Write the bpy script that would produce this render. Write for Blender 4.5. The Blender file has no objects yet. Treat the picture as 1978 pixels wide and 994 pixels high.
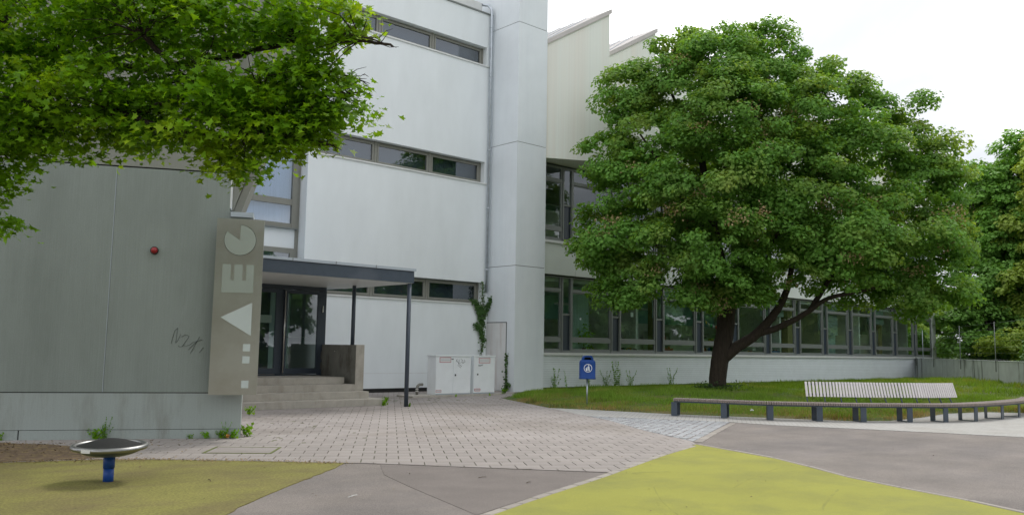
import bpy, math, random
import numpy as np
from math import sin, cos, pi, radians, sqrt, atan2
from mathutils import Matrix, Vector
random.seed(7); rng = np.random.default_rng(11)
S = bpy.context.scene; COL = S.collection
YAW, PITCH, ROLL = .83297729, .10538541, .01649452
# ------------------------------------------------------------------ camera
F_ = Vector((cos(PITCH)*cos(YAW), cos(PITCH)*sin(YAW), sin(PITCH)))
R0 = Vector((sin(YAW), -cos(YAW), 0)); U0 = R0.cross(F_)
R_ = cos(ROLL)*R0 + sin(ROLL)*U0; U_ = -sin(ROLL)*R0 + cos(ROLL)*U0
cam = bpy.data.cameras.new('camera'); co = bpy.data.objects.new('camera', cam); COL.objects.link(co)
cam.sensor_width = 36; cam.lens = 36*1653.7/1978; cam.clip_start = .1; cam.clip_end = 3000
m = Matrix((R_, U_, -F_)).transposed().to_4x4(); m.translation = Vector((0, 0, 1.6)); co.matrix_world = m
S.camera = co
# ------------------------------------------------------------------ light
SUN_EL, SUN_AZ = radians(52), radians(22)
S.view_settings.view_transform = 'Standard'; S.view_settings.look = 'None'
S.view_settings.exposure = 0.78; S.view_settings.gamma = 1
wd = bpy.data.worlds.new('World'); S.world = wd; wd.use_nodes = True
nt = wd.node_tree; nt.nodes.clear()
def N(t, ty, **k):
    n = t.nodes.new(ty)
    for a, b in k.items():
        if a == 'ins':
            for i, v in b.items(): n.inputs[i].default_value = v
        else: setattr(n, a, b)
    return n
sky = N(nt, 'ShaderNodeTexSky', sky_type='NISHITA', sun_disc=False, sun_elevation=SUN_EL, sun_rotation=pi/2-SUN_AZ, air_density=1.2, dust_density=3)
tc = N(nt, 'ShaderNodeTexCoord')
mp = N(nt, 'ShaderNodeMapping', ins={'Scale': (1, 1, 2.6), 'Location': (1.9, .7, 2.1)})
nz = N(nt, 'ShaderNodeTexNoise', ins={'Scale': 1.6, 'Detail': 7, 'Roughness': .55, 'Distortion': .5})
cr = N(nt, 'ShaderNodeValToRGB')
cr.color_ramp.elements[0].position = .34; cr.color_ramp.elements[0].color = (4.5, 4.8, 5.2, 1)
cr.color_ramp.elements[1].position = .68; cr.color_ramp.elements[1].color = (20., 20., 20., 1)
e_ = cr.color_ramp.elements.new(.49); e_.color = (5.7, 5.85, 6.1, 1)
mx = N(nt, 'ShaderNodeMix', data_type='RGBA', ins={0: .93})
bg = N(nt, 'ShaderNodeBackground', ins={'Strength': .1}); wo = N(nt, 'ShaderNodeOutputWorld')
L = nt.links.new
L(tc.outputs['Generated'], mp.inputs[0]); L(mp.outputs[0], nz.inputs['Vector']); L(nz.outputs[0], cr.inputs[0])
L(sky.outputs[0], mx.inputs[6]); L(cr.outputs[0], mx.inputs[7]); L(mx.outputs[2], bg.inputs[0]); L(bg.outputs[0], wo.inputs[0])
sl = bpy.data.lights.new('sun', 'SUN'); sl.energy = 1.0; sl.angle = radians(14); sl.color = (1, .96, .89)
so = bpy.data.objects.new('sun', sl); COL.objects.link(so)
so.rotation_euler = Vector((cos(SUN_EL)*cos(SUN_AZ), cos(SUN_EL)*sin(SUN_AZ), sin(SUN_EL))).to_track_quat('Z', 'Y').to_euler()
S.cycles.max_bounces = 10; S.cycles.diffuse_bounces = 6; S.cycles.transparent_max_bounces = 12

# ------------------------------------------------------------------ materials
def mat(name, col, rough=.8, var=.06, scale=3., bump=0., bscale=40., metal=0., spec=.4, rand=0., stretch=(1, 1, 1), col2=None, c2scale=1., c2lo=.5, c2hi=.62, c2stretch=(1, 1, 1), fine=0., fscale=200., trans=0., coat=0., tcol=(1.45, 1.25, .5)):
    M = bpy.data.materials.new(name); M.use_nodes = True; t = M.node_tree; p = t.nodes['Principled BSDF']
    p.inputs['Roughness'].default_value = rough; p.inputs['Metallic'].default_value = metal; p.inputs['Specular IOR Level'].default_value = spec
    p.inputs['Coat Weight'].default_value = coat
    l = t.links.new; tc = N(t, 'ShaderNodeTexCoord')
    def noise(sc, st, det=5, r=.6):
        mp = N(t, 'ShaderNodeMapping', ins={'Scale': st}); l(tc.outputs['Object'], mp.inputs[0])
        n = N(t, 'ShaderNodeTexNoise', ins={'Scale': sc, 'Detail': det, 'Roughness': r}); l(mp.outputs[0], n.inputs['Vector']); return n.outputs[0]
    val = None
    def add(a, b):
        if a is None: return b
        q = N(t, 'ShaderNodeMath', operation='ADD'); l(a, q.inputs[0]); l(b, q.inputs[1]); return q.outputs[0]
    def rng_(x, lo, hi, a=0., b=1.):
        q = N(t, 'ShaderNodeMapRange', ins={1: a, 2: b, 3: lo, 4: hi}); l(x, q.inputs[0]); return q.outputs[0]
    if var: val = rng_(noise(scale, stretch), -var, var, .3, .7)
    if fine: val = add(val, rng_(noise(fscale, (1, 1, 1), 2, .7), -fine, fine, .3, .7))
    if rand:
        oi = N(t, 'ShaderNodeObjectInfo'); val = add(val, rng_(oi.outputs['Random'], -rand, rand))
        ge = N(t, 'ShaderNodeNewGeometry'); val = add(val, rng_(ge.outputs['Random Per Island'], -rand, rand))
    base = N(t, 'ShaderNodeRGB'); base.outputs[0].default_value = (*col, 1); c = base.outputs[0]
    if col2:
        f = rng_(noise(c2scale, c2stretch, 6, .65), 0, 1, c2lo, c2hi)
        q = N(t, 'ShaderNodeMix', data_type='RGBA'); l(f, q.inputs[0]); l(c, q.inputs[6]); q.inputs[7].default_value = (*col2, 1); c = q.outputs[2]
    if val is not None:
        q1 = N(t, 'ShaderNodeMath', operation='ADD', ins={1: 1.}); l(val, q1.inputs[0])
        q = N(t, 'ShaderNodeVectorMath', operation='SCALE'); l(c, q.inputs[0]); l(q1.outputs[0], q.inputs['Scale']); c = q.outputs[0]
    l(c, p.inputs['Base Color'])
    if bump:
        b = N(t, 'ShaderNodeBump', ins={'Strength': 1., 'Distance': bump}); l(noise(bscale, stretch, 4), b.inputs['Height']); l(b.outputs[0], p.inputs['Normal'])
    if trans:
        tr = N(t, 'ShaderNodeBsdfTranslucent'); ms = N(t, 'ShaderNodeMixShader', ins={0: trans})
        g = N(t, 'ShaderNodeVectorMath', operation='MULTIPLY', ins={1: tcol}); l(c, g.inputs[0]); l(g.outputs[0], tr.inputs[0])
        l(p.outputs[0], ms.inputs[1]); l(tr.outputs[0], ms.inputs[2]); l(ms.outputs[0], t.nodes['Material Output'].inputs[0])
    return M
def glass_mat(name, tint=(.55, .62, .6), extra=.02):
    M = bpy.data.materials.new(name); M.use_nodes = True; t = M.node_tree; t.nodes.clear(); l = t.links.new
    tr = N(t, 'ShaderNodeBsdfTransparent', ins={0: (*tint, 1)}); gl = N(t, 'ShaderNodeBsdfGlossy', ins={0: (.9, .95, 1, 1), 'Roughness': .01})
    fr = N(t, 'ShaderNodeFresnel', ins={0: 1.52}); ad = N(t, 'ShaderNodeMath', operation='MULTIPLY_ADD', ins={1: 1.5, 2: extra}); l(fr.outputs[0], ad.inputs[0])
    ge = N(t, 'ShaderNodeNewGeometry'); fb = N(t, 'ShaderNodeMath', operation='SUBTRACT', ins={0: 1.}); l(ge.outputs['Backfacing'], fb.inputs[1]); ff = N(t, 'ShaderNodeMath', operation='MULTIPLY', use_clamp=True); l(ad.outputs[0], ff.inputs[0]); l(fb.outputs[0], ff.inputs[1]); ad = ff
    tc = N(t, 'ShaderNodeTexCoord'); nz = N(t, 'ShaderNodeTexNoise', ins={'Scale': .8, 'Detail': 1}); b = N(t, 'ShaderNodeBump', ins={'Distance': .006, 'Strength': .5})
    l(tc.outputs['Object'], nz.inputs['Vector']); l(nz.outputs[0], b.inputs['Height']); l(b.outputs[0], gl.inputs['Normal'])
    ms = N(t, 'ShaderNodeMixShader'); o = N(t, 'ShaderNodeOutputMaterial'); l(ad.outputs[0], ms.inputs[0]); l(tr.outputs[0], ms.inputs[1]); l(gl.outputs[0], ms.inputs[2]); l(ms.outputs[0], o.inputs[0])
    return M
V = (6, 6, .35); VF = (22, 22, .22)
M = dict(
 facade=mat('white_facade_paint', (.80, .84, .86), .75, .04, 1.2, .0015, 30, stretch=(1, 1, .35), col2=(.765, .805, .82), c2scale=.8, c2stretch=(1., 1., .3), c2lo=.45, c2hi=.8),
 tower=mat('pale_blue_grey_paint', (.73, .77, .80), .7, .03, 1.2, .001, 30, col2=(.67, .72, .755), c2scale=.9, c2stretch=(1.5, 1.5, .15), c2lo=.45, c2hi=.75),
 tower_door=mat('faded_service_panel', (.68, .68, .68), .75, .05, 2, 0, col2=(.60, .57, .56), c2scale=2.5, c2stretch=(2, 2, .2)),
 wing=mat('grey_green_board_marked_concrete', (.28, .315, .295), .85, .05, 2.4, .005, 14, stretch=VF, col2=(.23, .26, .24), c2scale=.7, c2stretch=(1.2, 1.2, .45), c2lo=.42, c2hi=.7, fine=.06, fscale=60),
 wing_low=mat('grey_green_concrete_plinth', (.36, .40, .39), .85, .04, 2.4, .002, 14, stretch=VF, col2=(.27, .285, .26), c2scale=1.3, c2stretch=(1.5, 1.5, .35), c2lo=.5, c2hi=.7, fine=.06, fscale=60),
 upper=mat('beige_grey_concrete', (.27, .275, .245), .85, .04, 2., .002, 14, stretch=VF),
 white=mat('white_lit_edge', (.7, .72, .72), .6, .02),
 dark=mat('dark_joint', (.03, .03, .028), .9, .1),
 board=mat('painted_fascia_board', (.76, .81, .84), .7, .04, 2, 0, rand=.02),
 tooth=mat('beige_grey_cladding', (.78, .80, .74), .75, .03, 1.5, .003, 5, stretch=(9, 9, .05), col2=(.77, .74, .67), c2scale=.5, c2stretch=(2.2, 2.2, .06), c2lo=.45, c2hi=.7),
 spandrel=mat('pale_spandrel_panel', (.66, .70, .66), .7, .04, 1),
 zinc=mat('weathered_sheet_metal', (.50, .47, .45), .5, .08, 2, metal=.25),
 galv=mat('galvanised_steel', (.50, .54, .58), .38, .12, 6, metal=.75),
 frame=mat('grey_window_frame', (.185, .20, .19), .45, .05, 3, spec=.5),
 frame1=mat('taupe_window_frame', (.23, .23, .20), .5, .05, 3, spec=.5),
 navy=mat('dark_blue_grey_metal', (.035, .048, .068), .4, .06, 3, spec=.5),
 anth=mat('anthracite_steel', (.055, .073, .10), .4, .12, 5, spec=.5, coat=.15),
 soffit=mat('white_soffit_panel', (.62, .64, .63), .5, .04, 2),
 cap=mat('grey_metal_cap', (.46, .51, .56), .45, .06, 2, metal=.3),
 sill=mat('white_metal_sill', (.70, .71, .70), .45, .05, 3),
 concrete=mat('beige_step_concrete', (.44, .41, .36), .9, .10, 4, .003, 60, col2=(.36, .325, .275), c2scale=2.2, c2stretch=(1.5, 1.5, .5), c2lo=.48, c2hi=.7, fine=.1, fscale=120),
 parapet=mat('dark_mottled_concrete', (.21, .205, .18), .85, .12, 3, .002, 50, col2=(.13, .12, .10), c2scale=2, c2stretch=(1, 1, .4)),
 steel=mat('brushed_stainless_steel', (.50, .49, .47), .34, .04, 2.2, .0, 60, metal=.85, stretch=(1, 1, 1), col2=(.38, .35, .32), c2scale=1.1, c2lo=.4, c2hi=.7),
 inlay=mat('pale_frosted_inlay', (.56, .62, .61), .4, .03, 3),
 inlay2=mat('greenish_frosted_inlay', (.34, .38, .34), .4, .03, 3),
 steelbar=mat('polished_steel', (.6, .58, .55), .25, .05, 4, metal=.9),
 room=mat('room_wall_paint', (.80, .82, .78), .9, .04), ceil=mat('room_ceiling', (.8, .8, .78), .9, .03), rfloor=mat('room_floor', (.34, .29, .23), .6, .1),
 yellowp=mat('yellow_ochre_pillar', (.42, .36, .17), .8, .04), lamp=mat('lamp_housing', (.7, .72, .72), .5, 0),
 blind=mat('grey_roller_blind', (.13, .155, .175), .8, .06, 4), curtain=mat('pale_curtain', (.50, .58, .68), .8, .10, 3, stretch=(14, 1, .2)),
 tblind=mat('translucent_blind', (.42, .52, .48), .8, .1, 3, trans=.42, tcol=(.6, .75, .7)), green=mat('green_curtain', (.40, .54, .50), .8, .2, 4, stretch=(10, 1, .1)),
 cabinet=mat('light_grey_cabinet_paint', (.82, .85, .87), .5, .04, 3, col2=(.84, .86, .87), c2scale=5, c2lo=.55, c2hi=.7),
 redline=mat('red_label_border', (.45, .03, .06), .6, 0), label=mat('white_label', (.72, .72, .72), .6, .02), ink=mat('black_marker', (.02, .02, .025), .7, 0),
 pencil=mat('thin_black_scribble', (.07, .08, .08), .8, 0),
 red=mat('red_plastic', (.30, .008, .012), .3, 0, spec=.6), blue=mat('blue_gloss_plastic', (.004, .046, .215), .5, .08, 6, spec=.3),
 bluepost=mat('blue_post_paint', (.012, .07, .32), .45, .12, 8), rubber=mat('black_rubber_mat', (.012, .013, .013), .75, .2, 20, .002, 90, spec=.3),
 chrome=mat('brushed_rim_steel', (.31, .31, .31), .40, .04, 10, metal=1.), icon=mat('white_icon_paint', (.78, .8, .82), .5, 0),
 wood=mat('weathered_grey_wood', (.25, .21, .185), .85, .12, 8, .002, 60, rand=.09, stretch=(1, 8, 1)),
 slatw=mat('pale_painted_slat', (.70, .66, .66), .7, .05, 8, rand=.04),
 paver=mat('pinkish_grey_paver', (.305, .275, .258), .9, .07, .35, .002, 90, rand=.065, fine=.12, fscale=160, col2=(.232, .205, .183), c2scale=.42, c2lo=.46, c2hi=.66),
 bed=mat('dark_sandy_joint', (.10, .085, .06), .95, .3, 6, col2=(.07, .09, .03), c2scale=1.2),
 moss=mat('moss_in_joints', (.13, .15, .05), .95, .3, 12, .006, 60),
 asphalt=mat('reddish_grey_asphalt', (.212, .186, .168), .92, .16, .9, .004, 180, col2=(.168, .150, .142), c2scale=.45, c2lo=.42, c2hi=.66, c2stretch=(.5, 1.3, 1), fine=.42, fscale=110),
 patch=mat('darker_asphalt_patch', (.178, .155, .142), .92, .12, 1.4, .004, 180, fine=.42, fscale=110),
 lime=mat('lime_green_sport_surface', (.282, .280, .047), .9, .07, .6, .003, 120, col2=(.215, .218, .05), c2scale=.9, c2stretch=(1, 1, 1), c2lo=.45, c2hi=.7, fine=.12, fscale=90),
 lime_dirty_shaded=mat('soiled_shaded_lime', (.195, .182, .045), .92, .12, .8, .003, 120, col2=(.135, .105, .045), c2scale=1.3, c2stretch=(.7, 1.2, 1), c2lo=.42, c2hi=.74, fine=.3, fscale=35),  # darker lime: dirt and tree shade both put into the colour
 soil=mat('brown_litter_soil', (.14, .095, .06), .95, .3, 5, .012, 25, col2=(.22, .16, .07), c2scale=9, c2lo=.5, c2hi=.6),
 cobble=mat('bluish_grey_granite', (.34, .345, .355), .85, .1, 5, .004, 40, rand=.17, fine=.12, fscale=90),
 kerb=mat('beige_grey_kerb_stone', (.31, .28, .25), .9, .1, 3, .002, 60, rand=.10, fine=.1, fscale=80),
 earth=mat('distant_ground', (.08, .10, .04), .95, .2, .3),
 grassb=mat('grass_soil', (.075, .115, .022), .95, .25, 1.5, .02, 20, col2=(.13, .12, .045), c2scale=.6, c2lo=.45, c2hi=.6),
 grass=mat('grass_blades', (.17, .30, .03), .7, .25, .5, rand=.22, trans=.35, col2=(.24, .27, .06), c2scale=.5, c2lo=.5, c2hi=.66),
 drygrass=mat('dry_grass_blades', (.36, .28, .11), .8, .2, .8, rand=.2, trans=.3, col2=(.12, .17, .03), c2scale=.9),
 bark=mat('dark_brown_bark', (.045, .034, .026), .95, .3, 6, .03, 12, stretch=(3, 3, .5)),
 twig=mat('grey_brown_twig', (.10, .075, .05), .9, .2, 10),
 leaf=mat('field_maple_leaf', (.140, .290, .058), .6, .2, .45, rand=.25, trans=.46, spec=.18, col2=(.26, .35, .085), c2scale=.6, c2lo=.5, c2hi=.72),
 leafb=mat('bright_maple_leaf', (.20, .43, .018), .5, .22, .5, rand=.25, trans=.5, spec=.25, col2=(.38, .54, .03), c2scale=1.0, c2lo=.5, c2hi=.72),
 leafy=mat('yellow_green_leaf', (.38, .52, .10), .55, .2, .3, rand=.2, trans=.35), leafd=mat('dark_leaf', (.16, .33, .06), .55, .22, .3, rand=.2, trans=.3),
 seed=mat('dry_seed_clusters', (.33, .25, .13), .8, .2, 2, rand=.2, trans=.2),
 ivy=mat('ivy_leaf', (.045, .11, .02), .5, .2, 2, rand=.25, trans=.2), litter=mat('dead_leaf_litter', (.20, .14, .07), .9, .3, 5, rand=.4),
 paper=mat('crumpled_white_paper', (.75, .75, .74), .8, .02), orange=mat('orange_wrapper', (.55, .25, .05), .5, .3, 30), terra=mat('terracotta_pot', (.2, .08, .05), .8, .1),
 conc_wall=mat('stained_grey_concrete', (.56, .60, .59), .9, .12, 1.5, .003, 30, col2=(.20, .22, .20), c2scale=1.0, c2stretch=(1.4, 1.4, .18), c2lo=.56, c2hi=.64),
 glass=glass_mat('window_glass', (.80, .86, .83)), glassd=glass_mat('door_glass', (.74, .8, .78)), glassb=glass_mat('ribbon_window_glass', (.7, .74, .78), .10), glassr=glass_mat('recess_window_glass', (.8, .85, .9), .12),
)
# light paver path: fine brick pattern, too small to build
Mp = M['path'] = mat('pale_small_paver_path', (.42, .41, .39), .9, .07, .5, .0, rand=0, fine=.12, fscale=70, col2=(.36, .345, .32), c2scale=.5)
t = Mp.node_tree; tcn = N(t, 'ShaderNodeTexCoord'); bk = N(t, 'ShaderNodeTexBrick', ins={'Scale': 1., 'Mortar Size': .006, 'Brick Width': .2, 'Row Height': .1, 'Color1': (1, 1, 1, 1), 'Color2': (.9, .9, .9, 1), 'Mortar': (.62, .6, .56, 1)})
mpn = N(t, 'ShaderNodeMapping', ins={'Rotation': (0, 0, -.6)}); t.links.new(tcn.outputs['Object'], mpn.inputs[0]); t.links.new(mpn.outputs[0], bk.inputs['Vector'])
pb = t.nodes['Principled BSDF']; src = pb.inputs['Base Color'].links[0].from_socket
mm = N(t, 'ShaderNodeMix', data_type='RGBA', blend_type='MULTIPLY', ins={0: 1.}); t.links.new(src, mm.inputs[6]); t.links.new(bk.outputs[0], mm.inputs[7]); t.links.new(mm.outputs[2], pb.inputs['Base Color'])

# ------------------------------------------------------------------ builders
FR = {}
def thing(name, label, cat, loc=(0, 0, 0), rz=0., group=None, kind=None):
    o = bpy.data.objects.new(name, None); COL.objects.link(o); o.location = loc; o.rotation_euler = (0, 0, rz); o.empty_display_size = .1
    if label: o['label'] = label
    if cat: o['category'] = cat
    if group: o['group'] = group
    if kind: o['kind'] = kind
    FR[o] = (Vector(loc), rz); return o
def tag(o, label=None, cat=None, group=None, kind=None):
    if label: o['label'] = label
    if cat: o['category'] = cat
    if group: o['group'] = group
    if kind: o['kind'] = kind
    return o
def link(name, me, parent=None, loc=(0, 0, 0), rz=0.):
    o = bpy.data.objects.new(name, me); COL.objects.link(o); o.parent = parent; o.location = loc; o.rotation_euler = (0, 0, rz)
    if parent is not None: FR[o] = FR.get(parent, (Vector((0, 0, 0)), 0))
    return o
class MB:
    def __init__(s): s.v = []; s.f = []; s.sm = []
    def add(s, vs, fs, smooth=False):
        b = len(s.v); s.v += [tuple(p) for p in vs]; s.f += [tuple(b+i for i in f) for f in fs]; s.sm += [smooth]*len(fs); return s
    def box(s, x0, x1, y0, y1, z0, z1):
        vs = [(x, y, z) for z in (z0, z1) for x, y in ((x0, y0), (x1, y0), (x1, y1), (x0, y1))]
        return s.add(vs, [(3, 2, 1, 0), (4, 5, 6, 7), (0, 1, 5, 4), (1, 2, 6, 5), (2, 3, 7, 6), (3, 0, 4, 7)])
    def obox(s, c, ux, uy, uz, hx, hy, hz):
        c = Vector(c); ux = Vector(ux)*hx; uy = Vector(uy)*hy; uz = Vector(uz)*hz
        vs = [c+a*ux+b*uy+d*uz for d in (-1, 1) for a, b in ((-1, -1), (1, -1), (1, 1), (-1, 1))]
        return s.add(vs, [(3, 2, 1, 0), (4, 5, 6, 7), (0, 1, 5, 4), (1, 2, 6, 5), (2, 3, 7, 6), (3, 0, 4, 7)])
    def cham(s, x0, x1, y0, y1, z0, z1, c=.01):
        vs = [(x0, y0, z0), (x1, y0, z0), (x1, y1, z0), (x0, y1, z0), (x0, y0, z1-c), (x1, y0, z1-c), (x1, y1, z1-c), (x0, y1, z1-c), (x0+c, y0+c, z1), (x1-c, y0+c, z1), (x1-c, y1-c, z1), (x0+c, y1-c, z1)]
        return s.add(vs, [(0, 1, 5, 4), (1, 2, 6, 5), (2, 3, 7, 6), (3, 0, 4, 7), (4, 5, 9, 8), (5, 6, 10, 9), (6, 7, 11, 10), (7, 4, 8, 11), (8, 9, 10, 11), (3, 2, 1, 0)])
    def prism(s, pts, z0, z1):
        n = len(pts); a = sum(pts[i][0]*pts[(i+1) % n][1]-pts[(i+1) % n][0]*pts[i][1] for i in range(n))
        if a < 0: pts = pts[::-1]
        vs = [(p[0], p[1], z0) for p in pts]+[(p[0], p[1], z1) for p in pts]
        return s.add(vs, [tuple(range(n-1, -1, -1)), tuple(range(n, 2*n))]+[(i, (i+1) % n, n+(i+1) % n, n+i) for i in range(n)])
    def xz(s, pts, y0, y1):   # polygon in x,z extruded along y
        n = len(pts); vs = [(p[0], y0, p[1]) for p in pts]+[(p[0], y1, p[1]) for p in pts]
        a = sum(pts[i][0]*pts[(i+1) % n][1]-pts[(i+1) % n][0]*pts[i][1] for i in range(n))
        fs = [tuple(range(n)), tuple(range(2*n-1, n-1, -1))]+[(i, n+i, n+(i+1) % n, (i+1) % n) for i in range(n)]
        if a < 0: fs = [f[::-1] for f in fs]
        return s.add(vs, fs)
    def tube(s, pts, r, n=8, caps=True):
        pts = [Vector(p) for p in pts]; rs = r if isinstance(r, (list, tuple)) else [r]*len(pts); vs = []; fs = []
        d0 = (pts[1]-pts[0]).normalized(); a = d0.orthogonal().normalized()
        for i, p in enumerate(pts):
            d = (pts[min(i+1, len(pts)-1)]-pts[max(i-1, 0)]).normalized()
            a = (a-d*a.dot(d)).normalized(); b = d.cross(a)
            for k in range(n): vs.append(p+(a*cos(2*pi*k/n)+b*sin(2*pi*k/n))*rs[i])
        for i in range(len(pts)-1):
            for k in range(n): fs.append((i*n+k, i*n+(k+1) % n, (i+1)*n+(k+1) % n, (i+1)*n+k))
        if caps: fs += [tuple(range(n-1, -1, -1)), tuple(range((len(pts)-1)*n, len(pts)*n))]
        return s.add(vs, fs, True)
    def lathe(s, prof, n=32, c=(0, 0)):
        vs = []; fs = []
        for r, z in prof:
            for k in range(n): vs.append((c[0]+r*cos(2*pi*k/n), c[1]+r*sin(2*pi*k/n), z))
        for i in range(len(prof)-1):
            for k in range(n): fs.append((i*n+k, i*n+(k+1) % n, (i+1)*n+(k+1) % n, (i+1)*n+k))
        return s.add(vs, fs, True)
    def mesh(s, name, m):
        me = bpy.data.meshes.new(name); me.from_pydata(s.v, [], s.f); me.materials.append(m)
        me.polygons.foreach_set('use_smooth', s.sm); me.update(); return me
    def build(s, name, m, parent=None, world=True, label=None):
        if world and parent is not None:
            loc, rz = FR.get(parent, (Vector((0, 0, 0)), 0)); R = Matrix.Rotation(-rz, 3, 'Z'); s.v = [tuple(R @ (Vector(p)-loc)) for p in s.v]
        o = link(name, s.mesh(name, m), parent)
        if label: o['label'] = label
        return o
def struct(name, mb, m, label=None):
    o = mb.build(name, m); o['kind'] = 'structure'
    if label: o['label'] = label
    return o
def B(*a): return MB().box(*a)
MAPLE = np.array([(0, -.40), (.13, -.23), (.37, -.32), (.29, -.05), (.54, .17), (.25, .18), (.13, .28), (0, .58), (-.13, .28), (-.25, .18), (-.54, .17), (-.29, -.05), (-.37, -.32), (-.13, -.23)])
KITE = np.array([(0, -.5), (.44, -.05), (0, .52), (-.44, -.05)])
BLADE = np.array([(-.5, 0), (.5, 0), (0, 1.)])
def leafmesh(name, m, P, Nn, size, shape=KITE, fold=.18, roll=None):
    n = len(P); Nn = Nn/np.linalg.norm(Nn, axis=1)[:, None]
    r = rng.normal(size=(n, 3)) if roll is None else roll
    T = r-(r*Nn).sum(1)[:, None]*Nn; T /= np.linalg.norm(T, axis=1)[:, None]; Bt = np.cross(Nn, T)
    k = len(shape); size = np.broadcast_to(size, (n,))[:, None, None]
    u = shape[None, :, 0, None]; w = shape[None, :, 1, None]
    v = P[:, None]+size*(u*Bt[:, None]+w*T[:, None]+fold*(np.abs(u)-.6*w*w)*Nn[:, None])
    me = bpy.data.meshes.new(name); me.vertices.add(n*k); me.vertices.foreach_set('co', v.astype(np.float32).ravel())
    me.loops.add(n*k); me.loops.foreach_set('vertex_index', np.arange(n*k, dtype=np.int32))
    me.polygons.add(n); me.polygons.foreach_set('loop_start', np.arange(0, n*k, k, dtype=np.int32)); me.update(calc_edges=True); me.materials.append(m)
    return me
def inpoly(x, y, P):
    c = False; j = len(P)-1
    for i in range(len(P)):
        if (P[i][1] > y) != (P[j][1] > y) and x < (P[j][0]-P[i][0])*(y-P[i][1])/(P[j][1]-P[i][1])+P[i][0]: c = not c
        j = i
    return c
def npin(X, Y, P):
    c = np.zeros(X.shape, bool); j = len(P)-1
    for i in range(len(P)):
        xi, yi = P[i]; xj, yj = P[j]
        if yi != yj: c ^= ((yi > Y) != (yj > Y)) & (X < (xj-xi)*(Y-yi)/(yj-yi)+xi)
        j = i
    return c
def clip(poly, a, b):  # keep left of a->b
    out = []; n = len(poly)
    f = lambda p: (b[0]-a[0])*(p[1]-a[1])-(b[1]-a[1])*(p[0]-a[0])
    for i in range(n):
        p, q = poly[i], poly[(i+1) % n]; fp, fq = f(p), f(q)
        if fp >= 0: out.append(p)
        if fp*fq < 0: tt = fp/(fp-fq); out.append((p[0]+(q[0]-p[0])*tt, p[1]+(q[1]-p[1])*tt))
    return out
def cliprect(region, quad):
    r = list(region)
    for i in range(4):
        r = clip(r, quad[i], quad[(i+1) % 4])
        if len(r) < 3: return []
    o = []
    for p in r:
        if not o or abs(p[0]-o[-1][0])+abs(p[1]-o[-1][1]) > .004: o.append(p)
    if len(o) > 2 and abs(o[0][0]-o[-1][0])+abs(o[0][1]-o[-1][1]) < .004: o.pop()
    return o
def area(p): return abs(sum(p[i][0]*p[(i+1) % len(p)][1]-p[(i+1) % len(p)][0]*p[i][1] for i in range(len(p))))/2
def stones(parent, region, org, ang, lx, ly, gx, gy, mt, pname, off=.5, h=.03, c=.004, dz=.0015, limit=300, jit=0., z=0.):
    """lay real stones over a region: the nearest ones are single parts, the rest one joined part"""
    ca, sa = cos(ang), sin(ang); loc = [((p[0]-org[0])*ca+(p[1]-org[1])*sa, -(p[0]-org[0])*sa+(p[1]-org[1])*ca) for p in region]
    x0 = min(p[0] for p in loc); x1 = max(p[0] for p in loc); y0 = min(p[1] for p in loc); y1 = max(p[1] for p in loc)
    sh = [MB().cham(-lx/2+gx/2, lx/2-gx/2, -ly/2+gy/2, ly/2-gy/2, -h, 0, c).mesh(pname, mt) for _ in range(1)]
    items = []
    for r in range(int(y0/ly)-1, int(y1/ly)+2):
        for q in range(int(x0/lx)-1, int(x1/lx)+2):
            cx = (q+.5+(off if r % 2 else 0))*lx; cy = (r+.5)*ly; hx, hy = lx/2-gx/2, ly/2-gy/2
            quad = [(cx-hx, cy-hy), (cx+hx, cy-hy), (cx+hx, cy+hy), (cx-hx, cy+hy)]
            ins = [inpoly(*p, loc) for p in quad]
            if not any(ins) and not inpoly(cx, cy, loc): continue
            wx, wy = org[0]+cx*ca-cy*sa, org[1]+cx*sa+cy*ca
            pc = None
            if not all(ins):
                pc = cliprect(loc, quad)
                if len(pc) < 3 or area(pc) < .002: continue
            items.append((wx*wx+wy*wy, wx, wy, pc, cx, cy))
    items.sort(key=lambda i: i[0]); far = MB()
    def vis(i):
        a = atan2(i[2], i[1])-YAW; return abs(a) < .58
    near = [i for i in items if vis(i)][:limit]; ids = {id(i) for i in near}
    for it in near:
        z1 = z+random.uniform(-dz, dz)
        if it[3] is None:
            o = link(pname, sh[0], parent, (it[1]+random.uniform(-jit, jit), it[2]+random.uniform(-jit, jit), z1), ang+random.uniform(-jit, jit)*3)
        else:
            pts = [(p[0]-it[4], p[1]-it[5]) for p in it[3]]; o = link(pname, MB().prism(pts, -h, 0).mesh(pname, mt), parent, (it[1], it[2], z1), ang)
    for it in items:
        if id(it) in ids: continue
        z1 = z+random.uniform(-dz, dz)
        pts = it[3] or [(it[4]+a*(lx/2-gx/2), it[5]+b*(ly/2-gy/2)) for a, b in ((-1, -1), (1, -1), (1, 1), (-1, 1))]
        jx, jy = random.uniform(-jit, jit), random.uniform(-jit, jit)
        far.prism([(org[0]+(p[0]+jx)*ca-(p[1]+jy)*sa, org[1]+(p[0]+jx)*sa+(p[1]+jy)*ca) for p in pts], z-h, z1)
    if far.v: o = far.build(pname, mt, parent, world=False); o['kind'] = 'stuff'
def off_poly(P, d):   # polyline offset to its left
    out = []
    for i, p in enumerate(P):
        a = Vector(P[max(i-1, 0)]); b = Vector(P[min(i+1, len(P)-1)]); t_ = (b-a).normalized(); out.append((p[0]-t_.y*d, p[1]+t_.x*d))
    return out
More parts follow.
